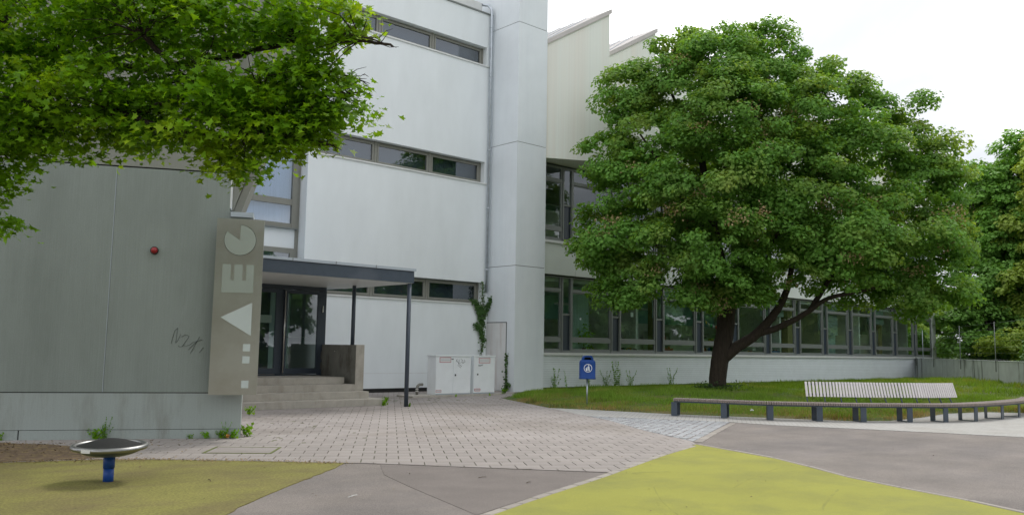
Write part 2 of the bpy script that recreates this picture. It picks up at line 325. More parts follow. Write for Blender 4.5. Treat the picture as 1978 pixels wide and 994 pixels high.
def resample(P, step):
    P = [Vector(p) for p in P]; Q = []
    for i in range(len(P)-1):      # catmull-rom
        p0, p1, p2, p3 = P[max(i-1, 0)], P[i], P[i+1], P[min(i+2, len(P)-1)]
        for k in range(12):
            u = k/12; Q.append(.5*((2*p1)+(p2-p0)*u+(2*p0-5*p1+4*p2-p3)*u*u+(3*p1-p0-3*p2+p3)*u**3))
    Q.append(P[-1]); out = [Q[0].copy()]; acc = 0
    for i in range(len(Q)-1):
        d = (Q[i+1]-Q[i]).length
        while acc+d >= step*len(out): out.append(Q[i].lerp(Q[i+1], (step*len(out)-acc)/d))
        acc += d
    return out

# ------------------------------------------------------------------ ground
g = MB(); g.add([(-900, -900, -.3), (900, -900, -.3), (900, 900, -.3), (-900, 900, -.3)], [(0, 1, 2, 3)]); struct('ground', g, M['earth'])
asph = MB(); asph.add([(-60, -70, -.012), (160, -70, -.012), (160, 60, -.012), (-60, 60, -.012)], [(0, 1, 2, 3)]); struct('asphalt_playground', asph, M['asphalt'])
PAVED = [(-1.03, 18.08), (6.61, 14.12), (6.9, 14.6), (8.3, 19.74), (13.36, 19.74), (13.36, 25.3), (21.6, 25.3), (21.6, 23.5), (20.2, 22.0), (18.54, 20.87), (17.79, 19.21), (16.71, 16.79), (15.7, 14.68), (14.97, 13.04), (13.71, 10.99), (12.91, 9.35), (12.56, 8.99), (10.98, 8.49), (9.5, 7.93), (8.77, 7.59), (6.6, 10.25), (6.4, 10.39), (5.56, 11.24), (4.49, 12.19), (3.84, 12.62), (3.0, 12.95), (1.6, 13.3), (-1.03, 14.2)]
pv = struct('paved_area', MB().prism(PAVED, -.05, -.010), M['bed'])
PA = radians(55.7-90)
stones(pv, PAVED, (6.6, 10.3), PA, .35, .335, .014, .003, M['paver'], 'paver', limit=296, dz=.0008, c=.0015)
YL = [(-1.03, 14.2), (1.6, 13.3), (3.0, 12.95), (3.84, 12.62), (4.49, 12.19), (5.56, 11.24), (6.4, 10.39), (5.94, 9.97), (4.92, 9.14), (4.04, 8.36), (3.57, 7.9), (2, 6.3), (-2, 6), (-5, 10), (-4, 14)]
def wobble(P, lo, hi, amp=.02):
    out = []
    for i in range(len(P)):
        a, b = Vector(P[i]), Vector(P[(i+1) % len(P)]); n = max(1, int((b-a).length/.18)) if lo <= i < hi else 1
        for k in range(n):
            q = a.lerp(b, k/n); out.append((q.x+random.uniform(-amp, amp), q.y+random.uniform(-amp, amp)) if n > 1 and k else (q.x, q.y))
    return out
struct('soiled_shaded_lime_play_surface', MB().prism(wobble(YL, 0, 10), -.05, -.004), M['lime_dirty_shaded'])
KL = [(12.56, 8.99), (10.98, 8.49), (9.5, 7.93), (8.26, 7.45), (6.86, 6.96), (5.48, 6.44), (4.2, 5.9)]
KR = [(12.56, 8.99), (11.92, 7.06), (11.35, 6.1), (10.95, 5.45), (10.62, 4.6), (10.4, 3.9), (10.01, 3.11), (9.3, 1.2)]
struct('lime_play_surface', MB().prism(wobble(KL+[(3, 4.6), (3, 1)]+KR[::-1][:-1], 0, 5, .012), -.05, -.003), M['lime'])
lm = bpy.data.objects['lime_play_surface']; scm = mat('dark_scuff', (.245, .243, .046), .9, .2, 4, fine=.2)
for a_, b_, w_ in (((9.0, 5.9), (11.3, 6.6), .012), ((7.9, 4.2), (9.9, 5.1), .014), ((8.9, 7.35), (9.45, 7.25), .05), ((6.6, 4.9), (7.7, 6.1), .008), ((7.0, 5.2), (8.3, 6.6), .007)):
    a_, b_ = Vector(a_), Vector(b_); n_ = Vector((-(b_-a_).y, (b_-a_).x)).normalized()*w_; pts = [a_.lerp(b_, k/8)+n_*(1+.4*sin(k*2.3)+.0*k)+Vector((0, .05*sin(k*.5))) for k in range(9)]+[a_.lerp(b_, k/8)-n_*(1+.3*sin(k*1.7))+Vector((0, .05*sin(k*.5))) for k in range(8, -1, -1)]
    MB().prism([(p.x, p.y) for p in pts], -.005, -.0022).build('scuff_mark', scm, lm, False)
struct('asphalt_patch', MB().prism([(6.75, 10.05), (8.7, 7.62), (8.1, 7.4), (6.86, 6.98), (5.5, 6.5), (5.98, 8.3), (6.25, 9.2)], -.05, -.008), M['patch'])
def kerbline(name, P, w, ln, z=.004, d=.0):
    k = thing(name, None, None, (P[0][0], P[0][1], 0), kind='structure'); Q = resample(P, ln)
    for a, b in zip(Q[:-1], Q[1:]):
        t_ = (b-a).normalized(); c = (a+b)/2; nn = Vector((-t_.y, t_.x)); c = c+nn*(w/2+d)
        me = MB().cham(-(b-a).length/2+.012, (b-a).length/2-.012, -w/2+.008, w/2-.004, -.06, 0, .008).mesh('kerb_stone', M['kerb'])
        link('kerb_stone', me, k, (c.x-P[0][0], c.y-P[0][1], z+random.uniform(-.002, .002)), atan2(t_.y, t_.x)+random.uniform(-.012, .012))
    return k
struct('kerb_bed', MB().prism(off_poly(KL, -.012)+off_poly(KL, .118)[::-1], -.06, -.0065).prism(off_poly(KR, 0)+off_poly(KR, .085)[::-1], -.06, -.0062), M['moss'])
kerbline('left_kerb_strip', KL[::-1], .11, .36, d=-.11)
kerbline('right_kerb_strip', KR, .075, .95, d=0)
kerbline('cobble_kerb_strip', [(12.85, 9.25), (15.0, 10.3), (17.19, 11.33)], .15, .5, d=-.15)
COB = [(15.56, 14.21), (17.19, 11.37), (15.1, 10.36), (12.95, 9.33), (13.71, 10.99), (14.97, 13.04)]
cb = struct('cobbled_strip', MB().prism(COB, -.06, -.02), M['dark'])
stones(cb, COB, (12.9, 9.3), radians(25.2), .165, .175, .02, .034, M['cobble'], 'cobble', limit=296, h=.05, c=.014, dz=.006, jit=.008, z=.002)
PTOP = [(16.71, 16.79), (17.27, 15.59), (17.96, 13.56), (19.09, 11.58), (20.07, 9.94), (21.02, 9.37), (22.82, 9.37), (25.14, 9.61), (26.87, 9.28), (27.55, 8.44), (29.5, 6.2), (33, 2)]
PBOT = [(15.7, 14.68), (15.56, 14.21), (17.19, 11.37), (17.41, 10.3), (18.37, 8.41), (19.4, 5.96), (20.5, 3.5), (22, 0)]
struct('pale_path', MB().prism(PTOP+PBOT[::-1], -.05, -.002), M['path'])
GR = [(20.2, 22.0), (18.54, 20.87), (17.79, 19.21)]+PTOP+[(80, 2), (80, 24.1), (23.3, 24.1), (23.3, 23.5), (21.6, 23.5)]
def gd(X, Y):   # distance inside the lawn edge
    D = np.full(X.shape, 99.); E = GR[:15]+[GR[0]]
    for P_ in [GR[:15], [GR[0], GR[-1], GR[-2], GR[-3]]]:
        for a, b in zip(P_[:-1], P_[1:]):
            ax, ay = a; bx, by = b; L2 = (bx-ax)**2+(by-ay)**2; t_ = np.clip(((X-ax)*(bx-ax)+(Y-ay)*(by-ay))/L2, 0, 1)
            D = np.minimum(D, np.hypot(X-ax-t_*(bx-ax), Y-ay-t_*(by-ay)))
    return np.where(npin(X, Y, GR), D, -D)
def gh(X, Y, D):
    h = -.03+.055*np.clip(D/.25, -.3, 1)
    mound = .25*np.exp(-((X-27)**2/50+(Y-17.8)**2/9))
    sm = np.clip((X-27)/14, 0, 1); right = .38*sm*sm*(3-2*sm)*np.clip((22.5-Y)/6, 0, 1)
    return h+(mound+right)*np.clip(D/2.5, 0, 1)
gx = np.concatenate([np.arange(16, 32, .2), np.arange(32, 80.1, .6)]); gy = np.arange(1.5, 24.1, .2)
GX, GY = np.meshgrid(gx, gy); GD = gd(GX, GY); GH = gh(GX, GY, GD)
g = MB(); nx = len(gx); vv = list(zip(GX.ravel(), GY.ravel(), GH.ravel()))
fs = [(j*nx+i, j*nx+i+1, (j+1)*nx+i+1, (j+1)*nx+i) for j in range(len(gy)-1) for i in range(nx-1) if GD[j, i] > -.3 or GD[j+1, i+1] > -.3 or GD[j, i+1] > -.3]
g.add(vv, fs, True); struct('lawn', g, M['grassb'])
def blades(n, xr, yr, h0, h1, mt, name, label, cat='grass', dmax=99, dmin=.03, wd_=.012):
    X = rng.uniform(*xr, n); Y = rng.uniform(*yr, n); D = gd(X, Y); k = (D > dmin) & (D < dmax); X, Y, D = X[k], Y[k], D[k]
    cl = .55+.75*np.clip(np.sin(X*1.7+np.cos(Y*2.1)*1.3)*np.sin(Y*1.9+1.)+.5, 0, 1)
    Z = gh(X, Y, D)-.01; n = len(X); up = np.stack([rng.normal(0, .35, n), rng.normal(0, .35, n), np.ones(n)], 1); Nn = rng.normal(size=(n, 3)); Nn[:, 2] *= .2
    Nn -= (Nn*up).sum(1)[:, None]*up/(up*up).sum(1)[:, None]
    s = rng.uniform(h0, h1, n)*cl; sh = BLADE*np.array([wd_*9, 1.])
    me = leafmesh(name, mt, np.stack([X, Y, Z], 1), Nn, s, sh, 0., roll=up); o = link(name, me); tag(o, label, cat, kind='stuff'); return o
blades(150000, (16, 34), (8, 24.1), .07, .17, M['grass'], 'grass', 'green grass of the lawn between bench and school wall', dmin=.35)
blades(70000, (34, 62), (8, 24.1), .10, .20, M['grass'], 'grass', 'far bright green grass before the stained concrete wall', wd_=.02)
blades(80000, (16, 32), (8, 20), .05, .14, M['drygrass'], 'dry_grass', 'dry yellowed grass along the pale path behind the bench', dmax=2.2, wd_=.016)
# soil and leaf litter, lower left; the widened brown patch carries shade too
struct('littered_soil', MB().prism(wobble([(-3.0, 18.6), (1.2, 16.6), (3.2, 15.5), (3.9, 14.6), (4.3, 13.6), (4.0, 12.75), (3.2, 12.9), (2.2, 13.2), (.6, 13.7), (-3, 15)], 0, 8, .06), -.01, .005), M['soil'])
n = 5200; X = rng.uniform(1, 6, n); Y = 15.6-(X-3.5)*.5-np.abs(rng.normal(0, 1.1, n)); X = X-rng.uniform(0, 1, n); q = rng.random(n) < np.clip((4.6-X)/3, .10, 1); X, Y = X[q], Y[q]; ok = (Y > 6.5) & (Y < 15.8-(X-3.5)*.52+.0) ; X, Y = X[ok], Y[ok]; n = len(X)
Nn = rng.normal(0, .25, (n, 3)); Nn[:, 2] = 1
o = link('leaf_litter', leafmesh('leaf_litter', M['litter'], np.stack([X, Y, np.full(n, .008)], 1), Nn, rng.uniform(.015, .045, n), KITE, .1)); tag(o, 'scattered dead leaves and bits below the left concrete wall', 'leaf litter', kind='stuff')
n = 500; X = rng.uniform(3, 17, n); Y = rng.uniform(5, 22, n); q = rng.random(n) < .7; X, Y = X[q], Y[q]; n = len(X); Nn = rng.normal(0, .2, (n, 3)); Nn[:, 2] = 1
o = link('leaf_litter', leafmesh('leaf_litter', M['litter'], np.stack([X, Y, np.full(n, .007)], 1), Nn, rng.uniform(.01, .03, n), KITE, .1)); tag(o, 'sparse dry crumbs of leaf blown over the paving and lime surface', 'leaf litter', kind='stuff')
for i, (x, y, a, l_, lab) in enumerate([(5.0, 8.02, .25, .16, 'pale straw lying on the asphalt beside the left lime surface'), (7.2, 7.6, .1, .1, 'small dark twig on the asphalt right of centre'), (4.3, 9.9, 1.2, .13, 'thin twig on the soiled lime surface near its edge'), (6.5, 9.0, .9, .05, 'short twig on the middle of the grey asphalt'), (7.0, 8.25, -.2, .12, 'small stick lying on the dark asphalt patch')]):
    m_ = MB().tube([(0, 0, .004), (l_*.5*cos(a), l_*.5*sin(a), .012), (l_*cos(a+.15), l_*sin(a+.15), .005)], .004, 5); o = m_.build('twig', M['label'] if i == 0 else M['twig']); o.location = (x, y, 0); tag(o, lab, 'twig', 'twigs lying on the ground')
n = 2400; tt_ = rng.uniform(0, 6, n); BP = np.array(YL[:8]); i_ = tt_.astype(int); f_ = (tt_-i_)[:, None]; PP = BP[i_]*(1-f_)+BP[i_+1]*f_+rng.normal(0, .10, (n, 2))+np.array([0, -.05]); Nn = rng.normal(0, .25, (n, 3)); Nn[:, 2] = 1
o = link('border_litter', leafmesh('border_litter', M['litter'], np.concatenate([PP, np.full((n, 1), .007)], 1), Nn, rng.uniform(.008, .03, n), KITE, .1)); tag(o, 'brown crumbs of leaf gathered along the edge of the soiled lime surface', 'leaf litter', kind='stuff')
# access cover
cv = thing('access_cover', 'square paved access cover with mossy joints in the paving before the left wall', 'manhole cover', (5.9, 12.47, 0), radians(-38))
MB().box(-.46, .46, -.36, .36, -.02, .004).build('cover_slab', M['paver'], cv, False)
MB().box(-.5, .5, -.40, -.365, -.02, .007).box(-.5, .5, .365, .40, -.02, .006).box(-.50, -.465, -.365, .365, -.02, .007).box(.465, .5, -.365, .365, -.02, .007).build('moss_joint', M['moss'], cv, False)

# ------------------------------------------------------------------ angled wing wall, left
WA = -.4786; WING = (6.61, 14.12, 0)
wg = thing('concrete_wing', 'grey green board marked concrete wing with sloped upper storey at the left', 'wall', WING, WA)
def wp(mb, name, mt, par=None, label=None): return mb.build(name, mt, par or wg, False, label)
wp(B(-9.5, 0, .02, .30, 0, 3.84).box(-9.5, -.36, .021, .30, 3.84, 4.55), 'wall_core', M['dark'])
wp(B(-9.5, -3.42, -.006, .05, 0, .150).box(-3.40, 0.006, -.006, .05, 0, .150), 'base_course', M['wing_low'])
wp(B(-9.5, 0.004, 0, .29, .158, .752), 'lower_panel', M['wing_low'])
wp(B(-9.5, -2.212, -.001, .29, .768, 4.555), 'wall_panel', M['wing'])
wp(MB().xz([(-2.196, .768), (0.002, .768), (0.002, 3.84), (-.352, 3.84), (-.352, 4.555), (-2.196, 4.555)], 0, .29), 'wall_panel', M['wing'])
wp(B(-2.211, -2.201, -.004, .02, .77, 4.55), 'sealant_strip', M['cap'])
wp(B(-.352, -.332, -.003, .28, 3.95, 4.555), 'painted_lit_edge', M['white'])  # wall edge catching the light, painted as a thin white strip
wp(B(-.33, .05, -.03, .6, 3.80, 3.885), 'coping', M['cap'])
sl_ = [(-9.5, 4.585), (-.40, 4.585), (-.40, 3.9), (-.33, 3.9), (-.12, 4.40), (.62, 6.3), (.9, 12), (-9.5, 12)]
wp(MB().xz([(-9.5, 4.585), (-.352, 4.585), (-.352, 12), (-9.5, 12)], .02, 3.0), 'upper_storey', M['upper'])
wp(MB().xz([(-.352, 3.9), (-.33, 3.9), (-.13, 4.5), (.75, 7.0), (.75, 12), (-.352, 12)], .30, .9), 'sloped_wall', M['upper'])
wp(MB().xz([(-.325, 3.9), (-.19, 3.9), (.01, 4.5), (.89, 7.0), (.89, 12), (.765, 12), (.765, 7.0), (-.115, 4.5)], .34, 1.2), 'slope_edge_trim', M['frame1'])
# scribble on the wing
gs = MB(); S0 = lambda u, v: (-1.40+u*.0090, -.0045, 1.97-v*.0094)
strokes = [[(24, 41), (29, 18), (34, 13), (32, 40), (36, 35), (40, 24)], [(36, 44), (40, 47), (44, 46), (54, 30), (55, 27), (48, 25), (42, 29)], [(46, 44), (50, 45), (57, 43), (63, 38), (74, 35), (79, 33)], [(74, 28), (66, 44), (59, 58)], [(55, 52), (62, 44), (70, 36)], [(82, 47), (75, 56)]]
for st in strokes: gs.tube([S0(*p) for p in st], .0035, 4)
wp(gs, 'scribble', M['pencil'])
al = thing('alarm_lamp', 'small red dome lamp on the left grey green wall', 'lamp', (5.235, 14.80, 3.15), WA)
MB().lathe([(0.001, 0), (.052, 0), (.055, .015), (.05, .04), (.03, .06), (.001, .066)], 20).build('dome', M['red'], al, False).rotation_euler = (pi/2, 0, 0)
MB().lathe([(0.001, 0.012), (.066, .012), (.066, -.03), (.001, -.03)], 20).build('base', M['dark'], al, False).rotation_euler = (pi/2, 0, 0)
# steel sign
sg = thing('steel_sign', 'tall brushed steel sign with letters and shapes fixed to the wall corner', 'sign', (WING[0]-.3*-sin(WA)*1, WING[1]-.3*cos(WA), 0), WA)
px0, px1, pz0, pz1 = -.525, .252, .743, 3.725
MB().box(px0, px1, .0, .10, pz0, pz1).build('panel', M['steel'], sg, False)
MB().box(px0+.02, px0+.05, .1, .27, pz0+.2, pz1-.3).box(px1-.27, px1-.22, .1, .27, pz0+.2, 3.5).build('bracket', M['dark'], sg, False)
sx = lambda u: px0+u*(px1-px0); szz = lambda v: pz1-v*(pz1-pz0)
R_c = .258; cx_, cz_ = sx(.50), szz(.122); pts = [(cx_, cz_)]+[(cx_+R_c*cos(radians(a)), cz_+R_c*sin(radians(a))) for a in np.linspace(147, 450, 48)]
MB().xz(pts, -.006, .0).build('letter_g', M['inlay2'], sg, False)
MB().xz([(cx_+(R_c+.006)*cos(radians(a)), cz_+(R_c+.006)*sin(radians(a))) for a in np.linspace(147, 450, 48)]+[(cx_, cz_+.004)], -.003, .0).build('painted_letter_shadow', M['dark'], sg, False)  # solid dark plate stands in for the shadow around the letter
E_ = [(.16, .263), (.335, .263), (.335, .354), (.41, .354), (.41, .263), (.58, .263), (.58, .354), (.66, .354), (.66, .263), (.82, .263), (.82, .424), (.16, .424)]
MB().xz([(sx(a), szz(b)) for a, b in E_], -.006, 0).build('letter_e', M['inlay2'], sg, False)
MB().xz([(sx(.17), szz(.565)), (sx(.817), szz(.479)), (sx(.82), szz(.667))], -.006, 0).build('triangle', M['inlay'], sg, False)
for a, b in ((.714, .755), (.783, .823), (.92, .962)): MB().box(sx(.668), sx(.818), -.006, 0, szz(b), szz(a)).build('square', M['inlay'], sg, False)

# ------------------------------------------------------------------ school building
bd = thing('school_building', 'large white modernist school building with ribbon windows, square tower and sawtooth upper floor', 'building', (21.64, 23.6, 0))
def bp(mb, name, mt, par=None, label=None): return mb.build(name, mt, par or bd, True, label)
FX0, FX1, FY = 13.72, 21.64, 25.2
w1 = None
for z0, z1 in ((.14, 3.24), (4.10, 7.94), (8.83, 12.66), (13.46, 14.82)): bp(B(FX0, FX1+.1, FY, FY+.36, z0, z1), 'wall', M['facade'])
bp(B(FX0+.02, FX1, FY+.05, FY+.3, -.05, .14), 'plinth_gap', M['dark'])
bp(B(FX0, 18.9, FY-.004, FY+.01, .652, .664), 'panel_joint', M['tower_door'])
bp(B(FX0-.02, FX1, FY-.05, FY+.5, 14.82, 14.87), 'roof_edge', M['frame'])
bp(B(FX0, 21.3, FY+.25, FY+.6, 14.87, 15.35), 'parapet_flashing', M['sill'])
bp(B(FX0, 20.1, FY+.9, FY+4, 15.0, 15.9), 'attic', M['tower'])
bp(B(FX0+.001, FX1, FY+.5, FY+6, 0, 14.7), 'inner_block', M['blind'])
bp(B(FX0-.003, FX0+.40, FY+.01, 26.1, 0, 14.81), 'left_return', M['tower'])
for zs, zt in ((3.28, 4.10), (7.98, 8.83), (12.70, 13.46)):
    bp(B(FX0+.3, FX1-.12, FY-.045, FY+.30, zs-.04, zs+.012), 'window_sill', M['sill'])
    bp(B(21.38, FX1, FY+.004, FY+.36, zs-.04, zt), 'window_jamb', M['facade'])
    for xa, xb in ((14.12, 16.44), (16.50, 18.84), (18.90, 21.30)):
        y0 = FY+.24; f = MB(); a, b_ = xa, xb
        for e, yy in ((0, y0), (.05, y0-.02)):
            aa, bb, c0, c1, w_ = a+e, b_-e, zs+.04+e, zt-.03-e, .055
            f.box(aa, bb, yy, yy+.08, c0, c0+w_).box(aa, bb, yy, yy+.08, c1-w_, c1).box(aa, aa+w_, yy, yy+.08, c0+w_, c1-w_).box(bb-w_, bb, yy, yy+.08, c0+w_, c1-w_)
        w_o = bp(f, 'ribbon_window', M['frame1']); bp(B(a+.1, b_-.1, y0+.03, y0+.04, zs+.14, zt-.13), 'pane', M['glassb'], w_o)
    bp(B(14.0, 21.36, FY+.33, FY+.36, zs, zs+.05).box(14.0, 21.36, FY+.31, FY+.36, zt-.04, zt), 'window_track', M['frame'])
    for xm in (16.435, 18.835, 21.30): bp(B(xm, xm+.07, FY+.22, FY+.34, zs+.01, zt), 'mullion', M['frame1'])
# recessed bay above the canopy
bp(B(8, FX0, 25.7, 26.0, 4.74, 5.42), 'recess_wall', M['facade']); bp(B(8, FX0, 25.7, 26.0, 8.9, 14.8), 'recess_wall', M['facade'])
f = MB()
for z0, z1 in ((5.42, 5.56), (6.17, 6.37), (8.7, 8.9)): f.box(8, 13.6, 25.62, 25.72, z0, z1)
f.box(13.42, 13.60, 25.60, 25.73, 5.42, 8.9).box(13.60, 13.72, 25.66, 25.9, 3.7, 8.9).box(10.6, 10.7, 25.62, 25.72, 5.56, 8.7)
w_o = bp(f, 'recess_window', M['frame1']); bp(B(10.7, 13.42, 25.66, 25.67, 6.37, 8.7), 'pane', M['glassr'], w_o); bp(B(10.7, 13.42, 25.66, 25.67, 5.56, 6.17), 'pane', M['glassr'], w_o); bp(B(8, 13.55, 25.76, 25.78, 5.3, 8.8), 'curtain', M['curtain'], w_o)
bp(B(8, 13.65, 25.56, 25.7, 5.38, 5.42), 'window_sill', M['frame'])
f = B(8, 13.6, 25.62, 25.72, 4.58, 4.74).box(13.42, 13.6, 25.62, 25.72, 3.7, 4.58); w_o = bp(f, 'low_window', M['frame1']); bp(B(8, 13.42, 25.66, 25.67, 3.7, 4.58), 'pane', M['glassr'], w_o); bp(B(8, 13.5, 25.75, 25.77, 3.7, 4.7), 'blind', M['blind'], w_o)
# tower
for i, (z0, z1) in enumerate(((-.05, 4.69), (4.71, 9.44), (9.46, 14.17), (14.19, 17.5))): bp(MB().box(21.64, 23.18, 23.6, 28, z0, z1), 'tower_segment', M['tower'])
bp(B(21.66, 23.16, 23.62, 27.9, 4.6, 14.3), 'tower_core', M['dark'])
bp(B(21.615, 21.65, 24.06, 25.19, .02, 2.55), 'service_panel', M['tower_door'])
bp(B(21.63, 21.655, 24.03, 24.06, .02, 2.58).box(21.63, 21.655, 24.03, 25.19, 2.55, 2.58), 'panel_gap', M['dark'])
# downpipe
dp = bp(MB().tube([(21.30, 25.5, 15.30), (21.42, 25.22, 15.22), (21.50, 25.09, 15.02), (21.50, 25.08, 14.6), (21.50, 25.08, 3.7)], .055, 12), 'downpipe', M['galv'])
for z in (14.3, 12.3, 9.3, 7.0, 4.6): bp(MB().lathe([(.056, z-.03), (.066, z-.03), (.066, z+.03), (.056, z+.03)], 12, (21.50, 25.08)), 'pipe_bracket', M['galv'], dp)
# long wing: plinth boards, windows, spandrels, sawtooth bays
LX0, LX1 = 23.18, 61.5
bp(B(LX0, 61.3, 24.06, 24.3, 0, 1.36), 'plinth_core', M['dark'])
nb = 14
for i in range(nb):
    z0 = .10+i*(1.25/nb); bp(MB().cham(LX0, 58.25, 24.0, 24.06, z0+.002, z0+1.25/nb-.003, .0), 'plinth_board', M['board'])
bp(B(LX0, 61.4, 23.93, 24.3, 1.352, 1.45), 'long_sill', M['sill'])
fr = MB(); W_ = 3.0; cw = .55
def fbox(x0, x1, z0, z1, y0=0., y1=.10): fr.box(x0, x1, y0, y1, z0, z1)
H0, H1 = 0.0, 3.09
fbox(0, W_, H0, H0+.10); fbox(0, W_, H1-.09, H1)
fbox(0, .07, H0+.1, H1-.09, -.03, .12); fbox(cw-.03, cw+.06, H0+.1, H1-.09, -.03, .12)
fbox(.07, cw-.03, 1.50, 1.58, .01, .09)
X0, X1 = cw+.06, W_-.005
fbox(X0, X1, .42, .60, -.01, .10); fbox(X0, X1, 2.44, 2.57, -.01, .10); fbox(X0, X0+.05, .1, 3.0, .0, .09); fbox(X1-.06, X1, .1, 3.0, .0, .09)
fbox(X0+.05, X1-.06, .10, .16, .02, .09); fbox(X0+.05, X1-.06, .60, .64, .02, .09); fbox(X0+.05, X1-.06, 2.40, 2.44, .02, .09)
fme = fr.mesh('window_frame', M['frame'])
pm = [MB().box(X0+.05, X1-.06, .05, .056, .16, .42).mesh('pane', M['glass']), MB().box(X0+.05, X1-.06, .05, .056, .64, 2.40).mesh('pane', M['glass']), MB().box(X0+.05, X1-.06, .05, .056, 2.57, 3.0).mesh('pane', M['glass']), MB().box(.07, cw-.03, .04, .046, 1.58, 3.0).mesh('pane', M['glass'])]
nm = MB().box(.07, cw-.03, .05, .07, .1, 1.5).mesh('casement_panel', M['navy'])
for fl, zb in enumerate((1.45, 5.90)):
    for k in range(-1, 13):
        x = 24.68+3.02*k
        if k == -1: x = 21.66+.0
        if k == 12 : continue
        wn = link('window', fme, bd, (x-21.64, 24.14-23.6, zb))
        for q in pm: link('pane', q, wn)
        link('casement_panel', nm, wn)
        if k >= 0: bp(B(x-.62+1.27, x+2.36, 23.99, 24.14, 4.54, 5.80).box(x+.0, x+.64, 23.99, 24.14, 4.54, 5.80) if False else B(x+.645-3.02 if k == 0 else x+.645-3.02, x+.63, 23.99, 24.12, 4.55, 5.80), 'spandrel_panel', M['spandrel']) if fl == 0 else None
bp(B(60.9, 61.5, 24.1, 24.26, 1.45, 9.0).box(60.9, 61.5, 24.1, 34, 4.5, 5.9).box(61.3, 61.5, 24.26, 34, 9.0, 12.0).box(61.3, 61.5, 26, 34, 1.4, 9.0), 'end_wall', M['spandrel'])
bp(B(LX0, 61.0, 24.13, 24.4, 4.5, 5.88), 'spandrel_core', M['dark'])
bp(B(LX0, 61.5, 23.93, 24.2, 5.80, 5.90), 'upper_sill', M['sill'])
bp(B(LX0, 61.3, 24.3, 32, 4.3, 4.5), 'ceiling', M['ceil']); bp(B(LX0, 61.3, 24.3, 32, .4, .6), 'room_floor', M['rfloor']); bp(B(LX0, 61.3, 24.4, 32, 5.5, 5.7), 'upper_room_floor', M['rfloor'])
bp(B(LX0, 61.3, 28.8, 28.95, .6, 3.0), 'room_back_wall', M['room']); bp(B(LX0, 61.3, 28.8, 28.95, 5.7, 8.2), 'upper_room_back_wall', M['room'])
for x in (29.9, 42.0, 51.2): bp(B(x, x+.15, 24.6, 28.79, .6, 4.3), 'partition', M['room'])
for x in (32.5, 38.2, 44.6, 49.4, 56.0): bp(B(x, x+.55, 25.6, 26.0, .6, 4.3), 'pillar', M['yellowp'])
for x in (27.0, 31.8, 37.2, 40.6, 45.8): bp(B(x, x+1.5, 26.6, 26.85, 3.55, 3.65), 'ceiling_lamp', M['lamp'])
bp(B(25.9, 26.9, 24.7, 24.9, 1.5, 4.2), 'green_curtain', M['green']); bp(B(47.0, 48.4, 24.7, 24.8, 1.5, 4.2).box(53.0, 53.6, 24.7, 24.8, 1.5, 4.2), 'curtain', M['green'])
bp(B(LX0, 61.5, 24.25, 34, 9.0, 9.12), 'soffit', M['navy'])
ZS, ZL, ZH = 9.08, 13.30, 15.24
for k in range(13):
    x0 = 22.6+3*k; x1 = x0+3; t_ = MB(); xl = max(x0, 23.19); f0 = (xl-x0)/3
    yl = 24.0-1.55*f0; zl = ZL+(ZH-ZL)*f0
    vs = [(xl, yl, ZS), (x1, 22.45, ZS), (x1, 34, ZS), (xl, 34, ZS), (xl, yl, zl), (x1, 22.45, ZH), (x1, 34, ZH), (xl, 34, zl)]
    t_.add(vs, [(3, 2, 1, 0), (0, 1, 5, 4), (1, 2, 6, 5), (2, 3, 7, 6), (3, 0, 4, 7), (4, 5, 6, 7)])
    tb = bp(t_, 'sawtooth_bay', M['tooth']); rf = MB(); e = .06
    dx, dy = 3*e/3.38, -1.55*e/3.38
    vs = [(xl, yl-.07, zl+.003), (x1+.04, 22.45-.09, ZH+.03), (x1+.04, 34, ZH+.03), (xl, 34, zl+.003)]
    rf.add(vs+[(a, b_, c_+.19) for a, b_, c_ in vs], [(3, 2, 1, 0), (0, 1, 5, 4), (1, 2, 6, 5), (2, 3, 7, 6), (3, 0, 4, 7), (4, 5, 6, 7)])
    ro = bp(rf, 'bay_roof', M['zinc'], tb); sm_ = MB()
    for j in range(1, 12):
        y = 22.9+j*.75; xs_ = xl if y > yl else x0+3*(24.0-y)/1.55
        if xs_ > x1-.2: continue
        za = ZL+(ZH-ZL)*(xs_-x0)/3+.19; sm_.add([(xs_, y, za), (x1, y, ZH+.22), (x1, y+.03, ZH+.22), (xs_, y+.03, za), (xs_, y, za+.03), (x1, y, ZH+.25), (x1, y+.03, ZH+.25), (xs_, y+.03, za+.03)], [(3, 2, 1, 0), (0, 1, 5, 4), (1, 2, 6, 5), (2, 3, 7, 6), (3, 0, 4, 7), (4, 5, 6, 7)])
    bp(sm_, 'roof_seam', M['cap'], tb)
bp(B(LX0, 61.5, 33.9, 34.2, 9.13, 15.2), 'rear_wall', M['facade']); bp(B(LX0, 61.3, 31.0, 31.02, .6, 4.3), 'rear_light_screen', M['tblind']); bp(B(LX0, 61.3, 31.0, 31.02, 5.71, 8.99), 'rear_light_screen', M['tblind'])  # translucent sheets added behind the rooms to let soft daylight in
